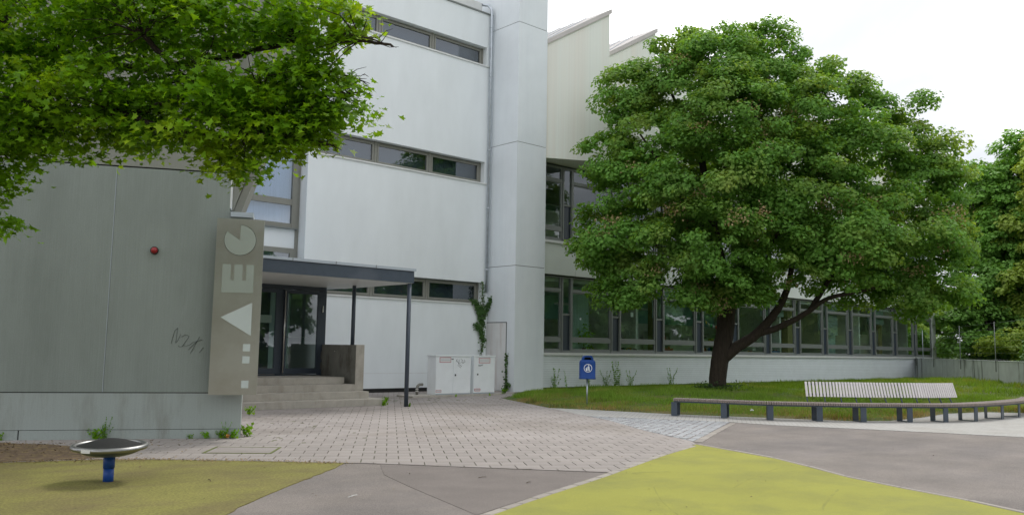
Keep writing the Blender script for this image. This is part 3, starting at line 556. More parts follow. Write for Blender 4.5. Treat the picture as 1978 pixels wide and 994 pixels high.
# entrance: vestibule, door, canopy
bp(B(8.6, 9.9, 22.5, 22.7, .70, 3.3), 'entrance_wall', M['facade']); bp(B(13.0, 13.035, 22.63, 25.7, .05, 3.3), 'vestibule_side_wall', M['facade'])
bp(B(8.6, 13.05, 25.5, 25.7, .5, 3.3), 'vestibule_back_wall', M['blind']); bp(B(8.6, 13.05, 22.5, 25.6, .6, .715), 'vestibule_floor', M['rfloor'])
bp(B(12.3, 12.36, 23.4, 24.6, .75, 3.2).box(12.5, 12.9, 24.6, 24.65, .75, 3.2), 'vestibule_curtain', M['green'])
dr = MB().box(9.9, 13.04, 22.5, 22.62, 3.18, 3.30).box(12.86, 13.04, 22.49, 22.62, .72, 3.18).box(11.53, 11.66, 22.49, 22.6, .75, 3.17).box(9.9, 10.2, 22.5, 22.62, .72, 3.18).box(9.9, 13.04, 22.47, 22.62, .70, .75)
do = bp(dr, 'entrance_door', M['navy'])
for xa, xb in ((10.25, 11.52), (11.67, 12.85)):
    fwl = .10 if xa > 11 else .19; lf = B(xa, xb, 22.46, 22.53, .77, .93).box(xa, xb, 22.46, 22.53, 3.06, 3.16).box(xa, xa+fwl, 22.46, 22.53, .93, 3.06).box(xb-.10, xb, 22.46, 22.53, .93, 3.06)
    bp(lf, 'door_leaf', M['navy'], do); bp(B(xa+fwl, xb-.10, 22.49, 22.50, .93, 3.06), 'glass_pane', M['glassd'], do)
bp(MB().tube([(11.66, 22.38, .80), (11.66, 22.38, 3.12)], .022, 10).tube([(11.66, 22.38, .95), (11.66, 22.47, .95)], .012, 6).tube([(11.66, 22.38, 2.9), (11.66, 22.47, 2.9)], .012, 6), 'pull_handle', M['steelbar'], do)
bp(MB().tube([(11.62, 22.58, 1.86), (11.7, 22.6, 1.82), (12.55, 22.6, 1.82), (12.72, 22.55, 1.95)], .014, 6), 'push_bar', M['steelbar'], do)
for z in (.9, 1.2, 2.55): bp(B(12.90, 12.92, 22.45, 22.5, z, z+.2), 'hinge', M['steelbar'], do)
bp(B(10.95, 11.35, 22.57, 22.575, 2.2, 2.42), 'door_notice', M['paper'], do)
cn = bp(B(8.5, 13.66, 18.97, 25.69, 3.31, 3.63), 'canopy', M['anth'])
bp(B(8.5, 13.63, 19.0, 22.5, 3.295, 3.312), 'canopy_soffit', M['soffit'], cn)
bp(B(8.46, 13.70, 18.93, 25.68, 3.632, 3.70), 'canopy_flashing', M['cap'], cn)
for x in (10.0, 11.2, 12.4): bp(B(x, x+.012, 18.92, 18.935, 3.62, 3.705), 'flashing_joint', M['frame'], cn)
bp(MB().tube([(13.57, 19.05, -.02), (13.57, 19.05, 3.30)], .058, 14), 'canopy_post', M['anth'], cn); bp(MB().tube([(13.09, 21.06, 1.62), (13.09, 21.06, 3.30)], .055, 14), 'canopy_post', M['anth'], cn)
# steps
st = thing('entrance_steps', 'four beige concrete steps with a solid side wall leading up to the door', 'steps', (11, 19.75, 0))
for y0, x1, z0, z1 in ((19.75, 13.35, -.03, .18), (20.2, 13.13, .182, .36), (20.6, 12.93, .362, .54), (20.95, 12.80, .542, .72)):
    s_ = MB().cham(8.4, x1, y0, 22.49, z0, z1, .008); s_.build('step', M['concrete'], st)
    if z0 > 0: B(8.4, x1-.002, y0+.003, y0+.02, z0-.002, z0+.004).build('step_joint', M['dark'], st)
pw = B(12.945, 13.20, 20.62, 22.49, .361, 1.62).build('side_wall', M['parapet'], st)
B(12.94, 13.205, 20.608, 20.625, .362, 1.625).build('side_wall_end', M['concrete'], st)  # thin end plate in paler step concrete on the darker mottled block
MB().lathe([(.001, 0), (.02, 0), (.02, .03), (.001, .03)], 10).build('wall_fitting', M['steelbar'], st, False).location = (1.93, 2.0, 1.42)

# ------------------------------------------------------------------ cabinets, pipe, plinth
cp = B(16.0, 19.75, 22.12, 23.0, -.02, .055).build('cabinet_plinth', M['concrete']); tag(cp, 'low concrete plinth under the two utility cabinets', 'plinth')
def cabinet(x0, x1, doors, label):
    c = thing('utility_cabinet', label, 'cabinet', ((x0+x1)/2, 22.3, .055), 0, 'utility cabinets by the school wall'); y0, y1 = 22.3, 22.76
    B(x0, x1, y0+.012, y1, .06, 1.30).build('body', M['cabinet'], c); B(x0-.02, x1+.02, y0-.02, y1+.02, 1.301, 1.335).build('roof', M['cabinet'], c)
    for i, (a, b_) in enumerate(doors):
        B(a+.006, b_-.006, y0, y0+.0115, .10, 1.28).build('door', M['cabinet'], c)
    B(x0+.004, x1-.004, y0+.004, y0+.0115, .062, .096).build('base_strip', M['cap'], c)
    return c
def label_(c, x0, x1, z0, z1, line=True):
    y = 22.3; w = .014 if (x1-x0) > .25 else .009
    B(x0+w, x1-w, y-.0025, y+.001, z0+w, z1-w).build('label', M['label'], c)
    B(x0, x1, y-.004, y+.001, z0, z0+w).box(x0, x1, y-.004, y+.001, z1-w, z1).box(x0, x0+w, y-.004, y+.001, z0+w, z1-w).box(x1-w, x1, y-.004, y+.001, z0+w, z1-w).build('label_border', M['redline'], c)
    if line: zc = (z0+z1)/2; B(x0+w*2.5, x1-w*2.5, y-.0045, y+.001, zc-.007, zc+.007).build('label_text', M['cap'], c)
c1 = cabinet(17.03, 18.49, ((17.03, 17.74), (17.74, 18.49)), 'wide two door light grey utility cabinet with scribble on its right door')
label_(c1, 17.17, 17.64, 1.10, 1.27); label_(c1, 17.04, 17.26, .14, .22)
B(17.66, 17.74, 22.285, 22.3, 1.20, 1.22).build('latch', M['ink'], c1); MB().box(17.81, 17.85, 22.28, 22.3, .66, .72).build('lock', M['ink'], c1)
sc_ = MB()
for s_ in ([(17.86, 1.19), (17.95, 1.08), (17.99, 1.03)], [(17.90, 1.22), (17.86, 1.14), (17.95, 1.12)], [(17.98, 1.20), (17.97, 1.07), (18.06, 1.10)], [(18.05, 1.21), (18.13, 1.18), (18.08, 1.10), (18.20, 1.13)], [(17.92, 1.02), (18.06, .93)], [(18.0, 1.03), (18.1, .97)], [(18.12, 1.07), (18.24, 1.12), (18.2, 1.2)]): sc_.tube([(a, 22.297, b_) for a, b_ in s_], .005, 4)
sc_.build('scribble', M['ink'], c1)
c2 = cabinet(18.62, 19.56, ((18.62, 19.56),), 'narrow single door light grey utility cabinet beside the ivy')
label_(c2, 18.84, 19.34, 1.08, 1.25); label_(c2, 18.66, 18.92, .15, .23); B(18.77, 18.81, 22.28, 22.3, .68, .73).build('lock', M['ink'], c2)
sc_ = MB()
for s_ in ([(18.82, .98), (18.84, 1.03), (18.87, .98)], [(18.88, 1.03), (18.89, .97)], [(18.92, .98), (18.92, 1.03), (18.96, .99), (18.96, 1.04)], [(18.98, .99), (19.02, 1.05)]): sc_.tube([(a, 22.297, b_) for a, b_ in s_], .006, 4)
sc_.build('scribble', M['ink'], c2)
vp = thing('vent_pipe', 'short dark bent pipe left of the utility cabinets', 'pipe', (16.62, 22.75, .05))
MB().tube([(0, 0, 0), (0, 0, .22), (.03, 0, .29), (.10, 0, .33), (.22, 0, .33)], .045, 10).build('bent_tube', M['parapet'], vp, False); MB().lathe([(.047, .10), (.052, .10), (.052, .13), (.047, .13)], 12).build('clamp', M['steelbar'], vp, False); MB().lathe([(.047, .17), (.052, .17), (.052, .2), (.047, .2)], 12).build('clamp', M['steelbar'], vp, False)

# ------------------------------------------------------------------ litter bin
bn = thing('litter_bin', 'blue plastic litter bin with white figure symbol on a thin steel post', 'bin', (18.15, 16.70, 0), radians(-42.3+2))
def rr(hx, hy, r, n=5):
    o = []
    for cx, cy, a0 in ((hx-r, hy-r, 0), (-hx+r, hy-r, 90), (-hx+r, -hy+r, 180), (hx-r, -hy+r, 270)):
        for k in range(n+1): a = radians(a0+90*k/n); o.append((cx+r*cos(a), cy+r*sin(a)))
    return o
def loft(secs):
    b = MB(); n = len(secs[0][0]); vs = []; fs = []
    for p, z in secs: vs += [(x, y, z) for x, y in p]
    for i in range(len(secs)-1):
        for k in range(n): fs.append((i*n+k, i*n+(k+1) % n, (i+1)*n+(k+1) % n, (i+1)*n+k))
    fs += [tuple(range(n-1, -1, -1)), tuple(range((len(secs)-1)*n, len(secs)*n))]; b.add(vs, fs, True); return b
loft([(rr(.225, .15, .07), .765), (rr(.232, .157, .075), .77), (rr(.232, .157, .075), .792), (rr(.224, .15, .07), .797), (rr(.224, .15, .07), 1.20), (rr(.218, .145, .07), 1.255), (rr(.195, .13, .07), 1.295), (rr(.14, .10, .06), 1.312)]).build('body', M['blue'], bn, False)
hd = MB(); A_ = []
for k in range(17):
    a = pi*k/16; A_.append(((.165+.0*k)*cos(a), 1.27+.155*min(1, sin(a)*1.35)))
In_ = [(x*.72, 1.27+(z-1.27)*.70) for x, z in A_]
hd.xz(A_+In_[::-1], -.12, .12); hd.build('hood', M['blue'], bn, False); B(-.12, .12, .05, .11, 1.28, 1.38).build('opening', M['dark'], bn, False)
MB().tube([(0, .02, -.02), (0, .02, .77)], .024, 10).build('post', M['galv'], bn, False)
ic = MB(); cz = 1.075; n = 28
for k in range(n):
    a, b_ = 2*pi*k/n, 2*pi*(k+1)/n; ic.add([(r*cos(t_), y, cz+r*sin(t_)) for y in (-.155, -.149) for r, t_ in ((.118, a), (.118, b_), (.102, b_), (.102, a))], [(0, 1, 2, 3), (4, 5, 6, 7), (0, 4, 5, 1), (2, 6, 7, 3)])
def icp(pts): ic.xz([(a, cz+b_) for a, b_ in pts], -.156, -.149)
icp([(-.065, .005), (-.01, .005), (-.018, -.075), (-.058, -.075)]); icp([(.018+.018*cos(t_), .07+.018*sin(t_)) for t_ in np.linspace(0, 5.6, 9)])
icp([(-.005, .045), (.04, .045), (.045, -.02), (.055, -.08), (.035, -.08), (.022, -.03), (.012, -.08), (-.006, -.08), (.005, -.02)]); icp([(.0, .045), (-.04, .03), (-.04, .02), (.005, .028)])
ic.build('symbol', M['icon'], bn, False)

# ------------------------------------------------------------------ spinner dish
sp = thing('spinner_dish', 'round rubber topped steel play dish on a blue post in the lime surface', 'playground spinner', (3.385, 10.6, 0))
MB().lathe([(.001, .485), (.10, .478), (.20, .455), (.29, .425), (.355, .405)], 40).build('rubber_top', M['rubber'], sp, False)
MB().lathe([(.350, .404)]+[(.382+.034*cos(a), .398+.030*sin(a)) for a in np.linspace(2.6, -2.2, 14)]+[(.355, .378)], 48).build('rim', M['chrome'], sp, False)
MB().lathe([(.365, .375), (.33, .345), (.26, .315), (.18, .295), (.10, .285), (.001, .283)], 40).build('bowl', M['anth'], sp, False)
MB().tube([(0, 0, -.02), (0, 0, .15)], .057, 18).build('post', M['bluepost'], sp, False); MB().tube([(0, 0, .149), (0, 0, .29)], .063, 18).build('collar', M['bluepost'], sp, False)
tp = MB()
for k in range(4):
    a = radians(188+k*4); b_ = radians(188+(k+1)*4); r = .4175
    tp.add([(r*cos(t_), r*sin(t_), z) for z in (.378, .418) for t_ in (a, b_)], [(0, 1, 3, 2)])
tp.build('tape', M['label'], sp, False); sp.rotation_euler = (radians(1.5), radians(-2.0), radians(20))

# ------------------------------------------------------------------ long curved bench
LEGS = [(17.46, 13.12), (17.98, 12.05), (18.45, 11.07), (19.22, 10.25), (20.0, 9.52), (20.98, 8.89), (21.83, 8.38), (22.88, 8.06), (24.29, 7.93), (25.57, 7.93)]
SEAT = [(17.43, 13.2)]+LEGS[1:]+[(27, 8.0), (28.4, 8.3)]
bh = thing('curved_bench', 'long curved wooden slat bench on dark steel frames along the lawn', 'bench', (SEAT[0][0], SEAT[0][1], 0))
bo = Vector((SEAT[0][0], SEAT[0][1], 0)); Q = resample(SEAT, .0575); NS = min(len(Q)-1, 262)
sme = [MB().cham(-.019, .019, .0, .44, -.06, 0, .004).mesh('slat', M['wood'])]
def frame_at(i):
    i = max(1, min(len(Q)-2, i)); t_ = (Q[i+1]-Q[i-1]).normalized(); return Q[i], t_, Vector((-t_.y, t_.x))
for i in range(NS):
    p, t_, n_ = frame_at(i); link('slat', sme[0], bh, (p.x-bo.x, p.y-bo.y, .43+random.uniform(-.001, .001)), atan2(t_.y, t_.x)+random.uniform(-.006, .006))
rails = MB()
for i in range(0, NS-4, 4):
    for d in (.06, .36):
        a, ta, na = frame_at(i); b_, tb_, nb_ = frame_at(i+4); a = a+na*d; b_ = b_+nb_*d; u = (b_-a).normalized(); w_ = Vector((-u.y, u.x, 0)); c = (a+b_)/2
        rails.obox((c.x, c.y, .352), (u.x, u.y, 0), w_, (0, 0, 1), (b_-a).length/2+.003, .02, .017)
rails.build('seat_rail', M['anth'], bh)
leg = MB().box(-.07, .07, .0, .022, 0.012, .334).box(-.07, .07, .40, .422, 0.012, .334).box(-.07, .07, .0, .422, 0.0, .012).box(-.07, .07, .022, .40, .322, .334).mesh('leg_frame', M['anth'])
near_i = lambda P_: min(range(len(Q)), key=lambda j: (Q[j].x-P_[0])**2+(Q[j].y-P_[1])**2)
for i in [near_i(P_) for P_ in LEGS]:
    if i < NS: p, t_, n_ = frame_at(i); link('leg_frame', leg, bh, (p.x-bo.x+n_.x*.01, p.y-bo.y+n_.y*.01, .001), atan2(t_.y, t_.x))
# backrest slats lean back behind the seat
b0, b1 = near_i((19.08, 10.4)), near_i((23.0, 8.03))
bk_ = MB().box(-.025, .025, -.012, .012, 0, .37).mesh('backrest_slat', M['slatw']); BR = []
lean = radians(17); Q2 = resample([tuple((Q[i]).to_2d()) for i in range(b0, b1, 4)], .083)
for i in range(1, len(Q2)-1):
    p = Q2[i]; t_ = (Q2[i+1]-Q2[i-1]).normalized(); n_ = Vector((-t_.y, t_.x)); q = p+n_*.47; o = link('backrest_slat', bk_, bh, (q.x-bo.x, q.y-bo.y, .555)); o.rotation_euler = (-lean, 0, atan2(t_.y, t_.x)); BR.append((q, t_, n_))
br = MB(); sp_ = MB()
for k in range(0, len(BR)-3, 3):
    (a, ta, na), (b_, tb_, nb_) = BR[k], BR[min(k+3, len(BR)-1)]
    for zz in (.06, .31):
        A2 = a+na*(.03+zz*sin(lean)); B2 = b_+nb_*(.03+zz*sin(lean)); u = (B2-A2).normalized(); c = (A2+B2)/2
        br.obox((c.x, c.y, .555+zz*cos(lean)), (u.x, u.y, 0), (-u.y, u.x, 0), (0, 0, 1), (B2-A2).length/2+.003, .007, .02)
br.build('backrest_rail', M['navy'], bh)
supp = MB().box(-.02, .02, -.006, .006, 0, .55)
for k in range(0, len(BR), 5):
    a, ta, na = BR[k]; m_ = MB().tube([(a.x-na.x*.06, a.y-na.y*.06, .36), (a.x+na.x*.02, a.y+na.y*.02, .50), (a.x+na.x*.13, a.y+na.y*.13, .90)], .016, 6); m_.build('backrest_support', M['anth'], bh)

# ------------------------------------------------------------------ concrete boundary wall and mesh fence, right
W0, W1 = Vector((58.25, 24.0)), Vector((40.2, 12.23)); wl = (W1-W0).length; wa = atan2((W1-W0).y, (W1-W0).x)
bw = thing('boundary_wall', 'stained grey concrete boundary wall at the far right of the lawn', 'wall', (W0.x, W0.y, 0), wa)
MB().box(0, wl+14, -.25, -.001, -.2, 1.36).build('wall_body', M['conc_wall'], bw, False); MB().box(0, wl+14, -.27, .012, 1.361, 1.40).build('coping', M['conc_wall'], bw, False); B(-.25, .05, -.3, .03, 0, 1.42).build('end_post', M['spandrel'], bw, False)
fc = thing('mesh_fence', 'thin wire fence with steel posts standing on the boundary wall', 'fence', (W0.x, W0.y, 1.4), wa)
for x in (.9, 6.0, 12.3, 18.6, 24.0): MB().tube([(x, -.29, -.5), (x, -.29, 1.75)], .018, 8).build('post', M['frame'], fc, False)
MB().tube([(2.6, -.2, 0), (2.6, -.2, 1.75)], .024, 8).build('post', M['cap'], fc, False)
for z in np.linspace(.06, 1.7, 7): MB().tube([(0.9, -.29, float(z)), (30, -.29, float(z))], .003, 4).build('wire', M['galv'], fc, False)

# ------------------------------------------------------------------ trees
RA = YAW-pi/2
def limbs(segs, jitter=.03):
    b = MB()
    for pts, r0, r1 in segs:
        P = resample3(pts, 6); n = len(P); P = [p+Vector((random.uniform(-1, 1), random.uniform(-1, 1), random.uniform(-1, 1)))*jitter*(0 if i == 0 else 1) for i, p in enumerate(P)]
        b.tube(P, [r0+(r1-r0)*(i/(n-1)) for i in range(n)], 10 if r0 > .1 else 6)
    return b
def resample3(P, k):
    P = [Vector(p) for p in P]; Q = []
    for i in range(len(P)-1):
        p0, p1, p2, p3 = P[max(i-1, 0)], P[i], P[i+1], P[min(i+2, len(P)-1)]
        for j in range(k): u = j/k; Q.append(.5*((2*p1)+(p2-p0)*u+(2*p0-5*p1+4*p2-p3)*u*u+(3*p1-p0-3*p2+p3)*u**3))
    Q.append(P[-1]); return Q
def clumps(lobes, per, leaves, cr=(.5, .22), shell=.5, squash=1., jit=1., filt=None):
    Ps, Ns = [], []
    for lx, ly, lz, rx, ry, rz in lobes:
        k = max(4, int(per*(rx*ry+rx*rz+ry*rz)/3)); d = rng.normal(size=(k, 3)); d /= np.linalg.norm(d, axis=1)[:, None]
        rad = shell+(1-shell)*rng.random(k)**.6; rad = np.where(rng.random(k) < .10, rad*1.18, rad); C = np.array([lx, ly, lz])+d*rad[:, None]*np.array([rx, ry, rz])
        if filt is not None: q = filt(C); C = C[q]; d = d[q]; k = len(C)
        sc = rng.uniform(.45, 1.5, k)
        nl = (leaves*sc**2).astype(int); idx = np.repeat(np.arange(k), nl); m_ = len(idx)
        u = rng.normal(size=(m_, 3)); u /= np.linalg.norm(u, axis=1)[:, None]; rr_ = rng.random(m_)**.45
        tilt = d[idx]*np.array([1, 1, .3]); off = u*rr_[:, None]*np.array([cr[0], cr[0], cr[1]])*sc[idx][:, None]
        off[:, 2] -= .35*(off[:, 0]*tilt[:, 0]+off[:, 1]*tilt[:, 1])
        Ps.append(C[idx]+off); Ns.append(np.array([0, 0, .75])+.45*d[idx]+.5*u+.45*rng.normal(size=(m_, 3)))
    return np.concatenate(Ps), np.concatenate(Ns)
def tree(name, label, cat, base, segs, lobes, per, leaves, size, lm, group=None, shape=KITE, cr=(.5, .22), shell=.5, rz=RA, filt=None, bare=None, trunkmat='bark'):
    t_ = thing(name, label, cat, base, rz, group); limbs(segs, .010).build('trunk', M[trunkmat], t_, False)
    P, Nn = clumps(lobes, per, leaves, cr, shell, filt=filt)
    o = link('crown', leafmesh('crown', M[lm], P, Nn, rng.uniform(.5, 1.3, len(P))*size, shape), t_); return t_, P
# central field maple: x right, y away, z up in its own frame
seg = [([(0, 0, -.15), (.03, 0, .5), (.12, 0, 1.1), (.30, .05, 2.0), (.40, .1, 3.0), (.38, .1, 3.7)], .31, .34),
       ([(.40, .1, 3.0), (.1, -.2, 4.6), (-.3, -.4, 6.5), (-.6, -.3, 9), (-.4, 0, 11.5)], .27, .06), ([(.45, .1, 2.9), (.9, .3, 4.0), (1.3, .4, 5.6), (1.6, .3, 8), (1.4, .2, 10.5)], .24, .05),
       ([(.14, -.02, 1.05), (.65, -.15, 1.5), (1.35, -.3, 2.0), (2.0, -.4, 2.75), (2.45, -.4, 3.6), (2.7, -.3, 4.6), (3.1, 0, 7)], .24, .06),
       ([(1.25, -.28, 1.95), (2.2, -.5, 2.3), (3.0, -.7, 2.75), (3.8, -.8, 3.3), (5.6, -.9, 3.75), (7.2, -.6, 4.3)], .13, .04), ([(3.2, -.7, 2.9), (3.9, -.5, 3.9), (5.0, -.2, 5.4), (6.2, 0, 7.2)], .11, .03),
       ([(.35, .05, 3.2), (-.8, -.5, 4.2), (-2.2, -1, 5.0), (-4, -1.2, 5.6)], .15, .03), ([(.4, .1, 3.4), (1.5, -1.2, 5), (2.4, -2.4, 6.5)], .14, .03), ([(0, -.2, 5), (-1.6, -1.2, 7), (-3.0, -1.4, 9)], .12, .03), ([(-.5, -.3, 7), (.8, -1.5, 9), (1.5, -1.8, 11)], .1, .03), ([(1.5, .3, 6), (3.4, -.6, 8), (5, -.5, 9.4)], .11, .03),
       ([(-.6, -.3, 8.6), (-1.6, -.4, 10.6), (-2, -.2, 12.2)], .09, .02)]
lob = [(-2.9, -.6, 5.0, 2.3, 2.2, 1.35), (-3.1, -.2, 7.4, 2.0, 2.2, 1.6), (-2.6, 0, 9.6, 1.8, 2.0, 1.6), (-1.6, 0, 11.4, 1.6, 1.8, 1.5), (.3, -.2, 12.3, 1.9, 2.0, 1.4), (2.1, 0, 12.0, 1.6, 1.8, 1.4), (.2, -1.6, 10.0, 2.2, 2.0, 1.8), (2.8, -1.2, 10.0, 2.0, 1.9, 1.7), (4.1, 0, 10.6, 1.5, 1.7, 1.3),
       (-.8, -2.2, 7.6, 2.4, 1.8, 1.6), (2.2, -2.3, 7.6, 2.4, 1.8, 1.7), (4.9, -1.4, 8.4, 2.1, 1.9, 1.5), (6.5, 0, 9.2, 1.5, 1.7, 1.3), (7.3, 0, 7.6, 1.5, 1.8, 1.3), (-1.0, -2.5, 5.2, 2.2, 1.6, 1.3), (1.4, -2.6, 4.9, 2.0, 1.5, 1.15), (4.0, -2.4, 5.4, 2.2, 1.7, 1.3), (6.3, -1.6, 6.0, 2.2, 1.9, 1.4), (7.6, -.4, 5.6, 1.6, 1.8, 1.4),
       (-4.3, -.4, 5.2, 1.2, 1.5, .9), (-2.4, -.9, 3.75, 2.2, 1.6, .8), (-.6, -2.0, 3.95, 1.8, 1.3, .65), (-1.2, 0, 13.2, .8, .8, .5), (1.2, 0, 13.3, .8, .8, .5), (2.6, 0, 13.1, .6, .7, .45), (8.6, 0, 5.0, .6, .8, .6), (3.2, -2.3, 4.2, 1.6, 1.2, .6), (6.9, -.7, 4.0, 1.9, 1.6, .8), (8.0, 0, 4.2, 1.1, 1.4, .9), (4.9, -.6, 4.2, 1.5, 1.3, .6), (0.6, -1.2, 3.95, 1.2, 1.2, .6), (1.0, -.6, 9.2, 2.2, 1.8, 1.7), (0, 1.6, 8, 3.0, 1.4, 3), (4, 1.2, 7, 3, 1.2, 2.6), *[(x_, .2*sin(x_*3), z_, .42+.16*sin(x_*7), .6, .34+.1*cos(z_*5)) for x_, z_ in ((-5.4, 5.2), (-5.1, 6.4), (-4.9, 8.0), (-4.9, 9.1), (-4.3, 10.3), (-4.1, 11.8), (-3.2, 12.1), (-2.2, 13.2), (-1.1, 13.5), (.4, 13.9), (1.4, 13.6), (2.2, 13.8), (3.2, 12.8), (4.3, 12.5), (5.2, 11.7), (6.0, 10.9), (6.9, 10.5), (7.7, 11.0), (8.4, 9.5), (8.8, 8.3), (9.0, 7.1))], (-4.1, 0, 8.6, 1.0, 1.3, 1.0), (-3.4, 0, 11.2, 1.0, 1.2, .8), (8.1, 0, 8.6, .9, 1.1, .8), (5.2, 0, 11.3, .8, 1.1, .6)]
lob = [((x*.90 if x < 0 else x), y, (3.4+(z-3.4)*(.955 if z > 6 else 1.))-(.28 if z < 4.3 else 0.), rx, ry, rz_) for x, y, z, rx, ry, rz_ in lob]
RAc, RAs = cos(RA), sin(RA)
def inside_wall(C): return (18.08+C[:, 0]*RAs+C[:, 1]*RAc < np.where(C[:, 2] > 8.2, 21.9, 23.2))
tr, P = tree('maple_tree', 'large round maple tree with dark forked trunk on the lawn behind the bench', 'tree', (26.55, 18.08, .24), seg, lob, 12.5, 225, .128, 'leaf', cr=(.56, .30), shell=.55, filt=inside_wall)
Q_ = P[P[:, 1] < -1.4]; C = Q_[rng.choice(len(Q_), 44, replace=False)]; idx = np.repeat(np.arange(len(C)), 70); PP = C[idx]+rng.normal(0, 1, (len(idx), 3))*np.array([.22, .16, .15]); PP[:, 1] -= .22
link('seed_clusters', leafmesh('seed_clusters', M['seed'], PP, rng.normal(size=PP.shape), rng.uniform(.05, .09, len(PP)), KITE), tr)
P = np.concatenate([np.array([0, 0, .05])+rng.normal(0, 1, (900, 3))*np.array([.45, .4, .09])]); P[:, 2] = np.abs(P[:, 2])
ub = thing('undergrowth', 'dark leafy shoots around the foot of the maple trunk', 'undergrowth', (26.5, 17.9, .24)); link('leaves', leafmesh('leaves', M['ivy'], P, rng.normal(size=P.shape)+np.array([0, 0, 1]), rng.uniform(.05, .10, len(P)), KITE), ub)

# foreground maple, upper left
FB = Vector((1.15, 11.52, 0)); rngs = rng
ft_seg = [([(-.3, 0, -.1), (-.1, 0, 1.8), (.35, 0, 3.6), (.95, 0, 5.0), (1.15, 0, 6.4), (1.2, 0, 8.5)], .27, .15),
          ([(.9, 0, 4.9), (1.7, .2, 4.85), (2.6, .35, 4.75), (3.6, .2, 4.85), (4.5, -.2, 4.9), (5.25, -.5, 4.82), (5.62, -.6, 4.72)], .06, .012),
          ([(.5, 0, 3.95), (1.3, -.2, 3.72), (2.1, -.4, 3.9), (2.9, -.5, 4.0), (3.5, -.5, 4.2), (4.2, -.4, 4.25)], .05, .012), ([(2.7, -.5, 4.0), (3.5, -.7, 3.75), (4.1, -.7, 3.72), (4.7, -.6, 3.78)], .04, .01), ([(3.0, -.6, 4.8), (3.4, -.3, 4.4), (3.9, -.2, 4.15), (4.5, -.1, 4.1), (5.1, -.2, 4.3)], .035, .01),
          ([(.3, 0, 3.4), (.9, -.6, 3.3), (1.5, -1.1, 3.2), (2.0, -1.3, 2.85)], .04, .01), ([(1.1, 0, 5.8), (2.4, .4, 5.9), (3.8, .5, 5.8), (5, .3, 5.5)], .08, .015), ([(1.15, 0, 6.6), (2.2, -1, 7.1), (3.4, -1.4, 7.4)], .07, .02), ([(1.1, 0, 6), (0, 1, 7), (-1, 1.6, 7.8)], .07, .02), ([(1.1, 0, 5.4), (1.6, -1.2, 5.3), (2.6, -2, 5.0)], .06, .015)]
ft = thing('foreground_maple', 'near maple tree with bright green lobed leaves hanging in from the upper left', 'tree', tuple(FB), RA)
tw = limbs(ft_seg, .015)
# fine twigs reaching every spray
sprays = []
def near_limb(p):
    best = None
    for pts, r0, r1 in ft_seg:
        for q in pts:
            d = (Vector(q)-p).length
            if best is None or d < best[0]: best = (d, Vector(q))
    return best[1]
flobes = [(1.2, -.2, 4.9, 1.0, .9, .55), (2.3, -.3, 5.1, 1.1, .9, .5), (3.5, -.4, 5.15, 1.1, .8, .45), (4.6, -.4, 5.15, .75, .6, .38), (4.98, -.5, 4.95, .3, .4, .22), (1.5, -.3, 4.15, 1.0, .8, .45), (2.6, -.4, 4.2, 1.0, .8, .45), (3.6, -.4, 4.25, .95, .7, .4), (4.5, -.4, 4.4, .7, .5, .38), (4.75, -.4, 4.08, .65, .5, .32), (4.98, -.5, 4.02, .32, .3, .2), (4.8, -.4, 4.4, .42, .4, .3), (4.75, -.45, 3.92, .42, .4, .22), (4.45, -.45, 3.68, .3, .3, .15), (4.9, -.45, 4.62, .35, .4, .22), (4.2, -.5, 4.0, .6, .5, .3),
          (4.4, -.5, 3.85, .55, .4, .22), (3.7, -.5, 3.72, .6, .5, .2), (2.9, -.4, 3.8, .7, .5, .22), (1.9, -.3, 3.78, .7, .6, .24), (1.2, -.2, 3.5, .45, .5, .3), (1.35, -.5, 3.2, .3, .4, .17), (1.65, -.8, 2.8, .28, .3, .1), (3.98, -.6, 3.44, .26, .3, .17),
          (0, 0, 5.5, 1.5, 1.4, 1.1), (2, .4, 6.4, 2.2, 1.6, .8), (4, .3, 6.3, 1.6, 1.3, .6), (1, 0, 7.8, 2.4, 2, 1.0), (3.2, -1.4, 7.2, 1.5, 1.2, .7), (-1.2, .8, 7, 1.6, 1.6, 1.2), (2.2, -1.8, 5.7, 1.2, .8, .5), (.4, -1, 4.6, .9, .8, .8)]
for li, (x, y, z, rx, ry, rz_) in enumerate(flobes):
    k = int(125*(rx*ry+rx*rz_+ry*rz_)/1.0) if li < 24 else int(8*(rx*ry+rx*rz_+ry*rz_))
    for _ in range(max(5, k)):
        d = rng.normal(size=3); d /= np.linalg.norm(d); r = rng.random()**.45; q_ = (x+d[0]*r*rx, y+d[1]*r*ry, z+d[2]*r*rz_, li)
        if li < 24 and sin(q_[0]*5.1+1.3*sin(q_[2]*7))*sin(q_[2]*9.3+1.7*q_[0])*sin(q_[1]*6+q_[0]*2) > .10 and li < 23: continue
        sprays.append(q_)
Ps, Ns = [], []
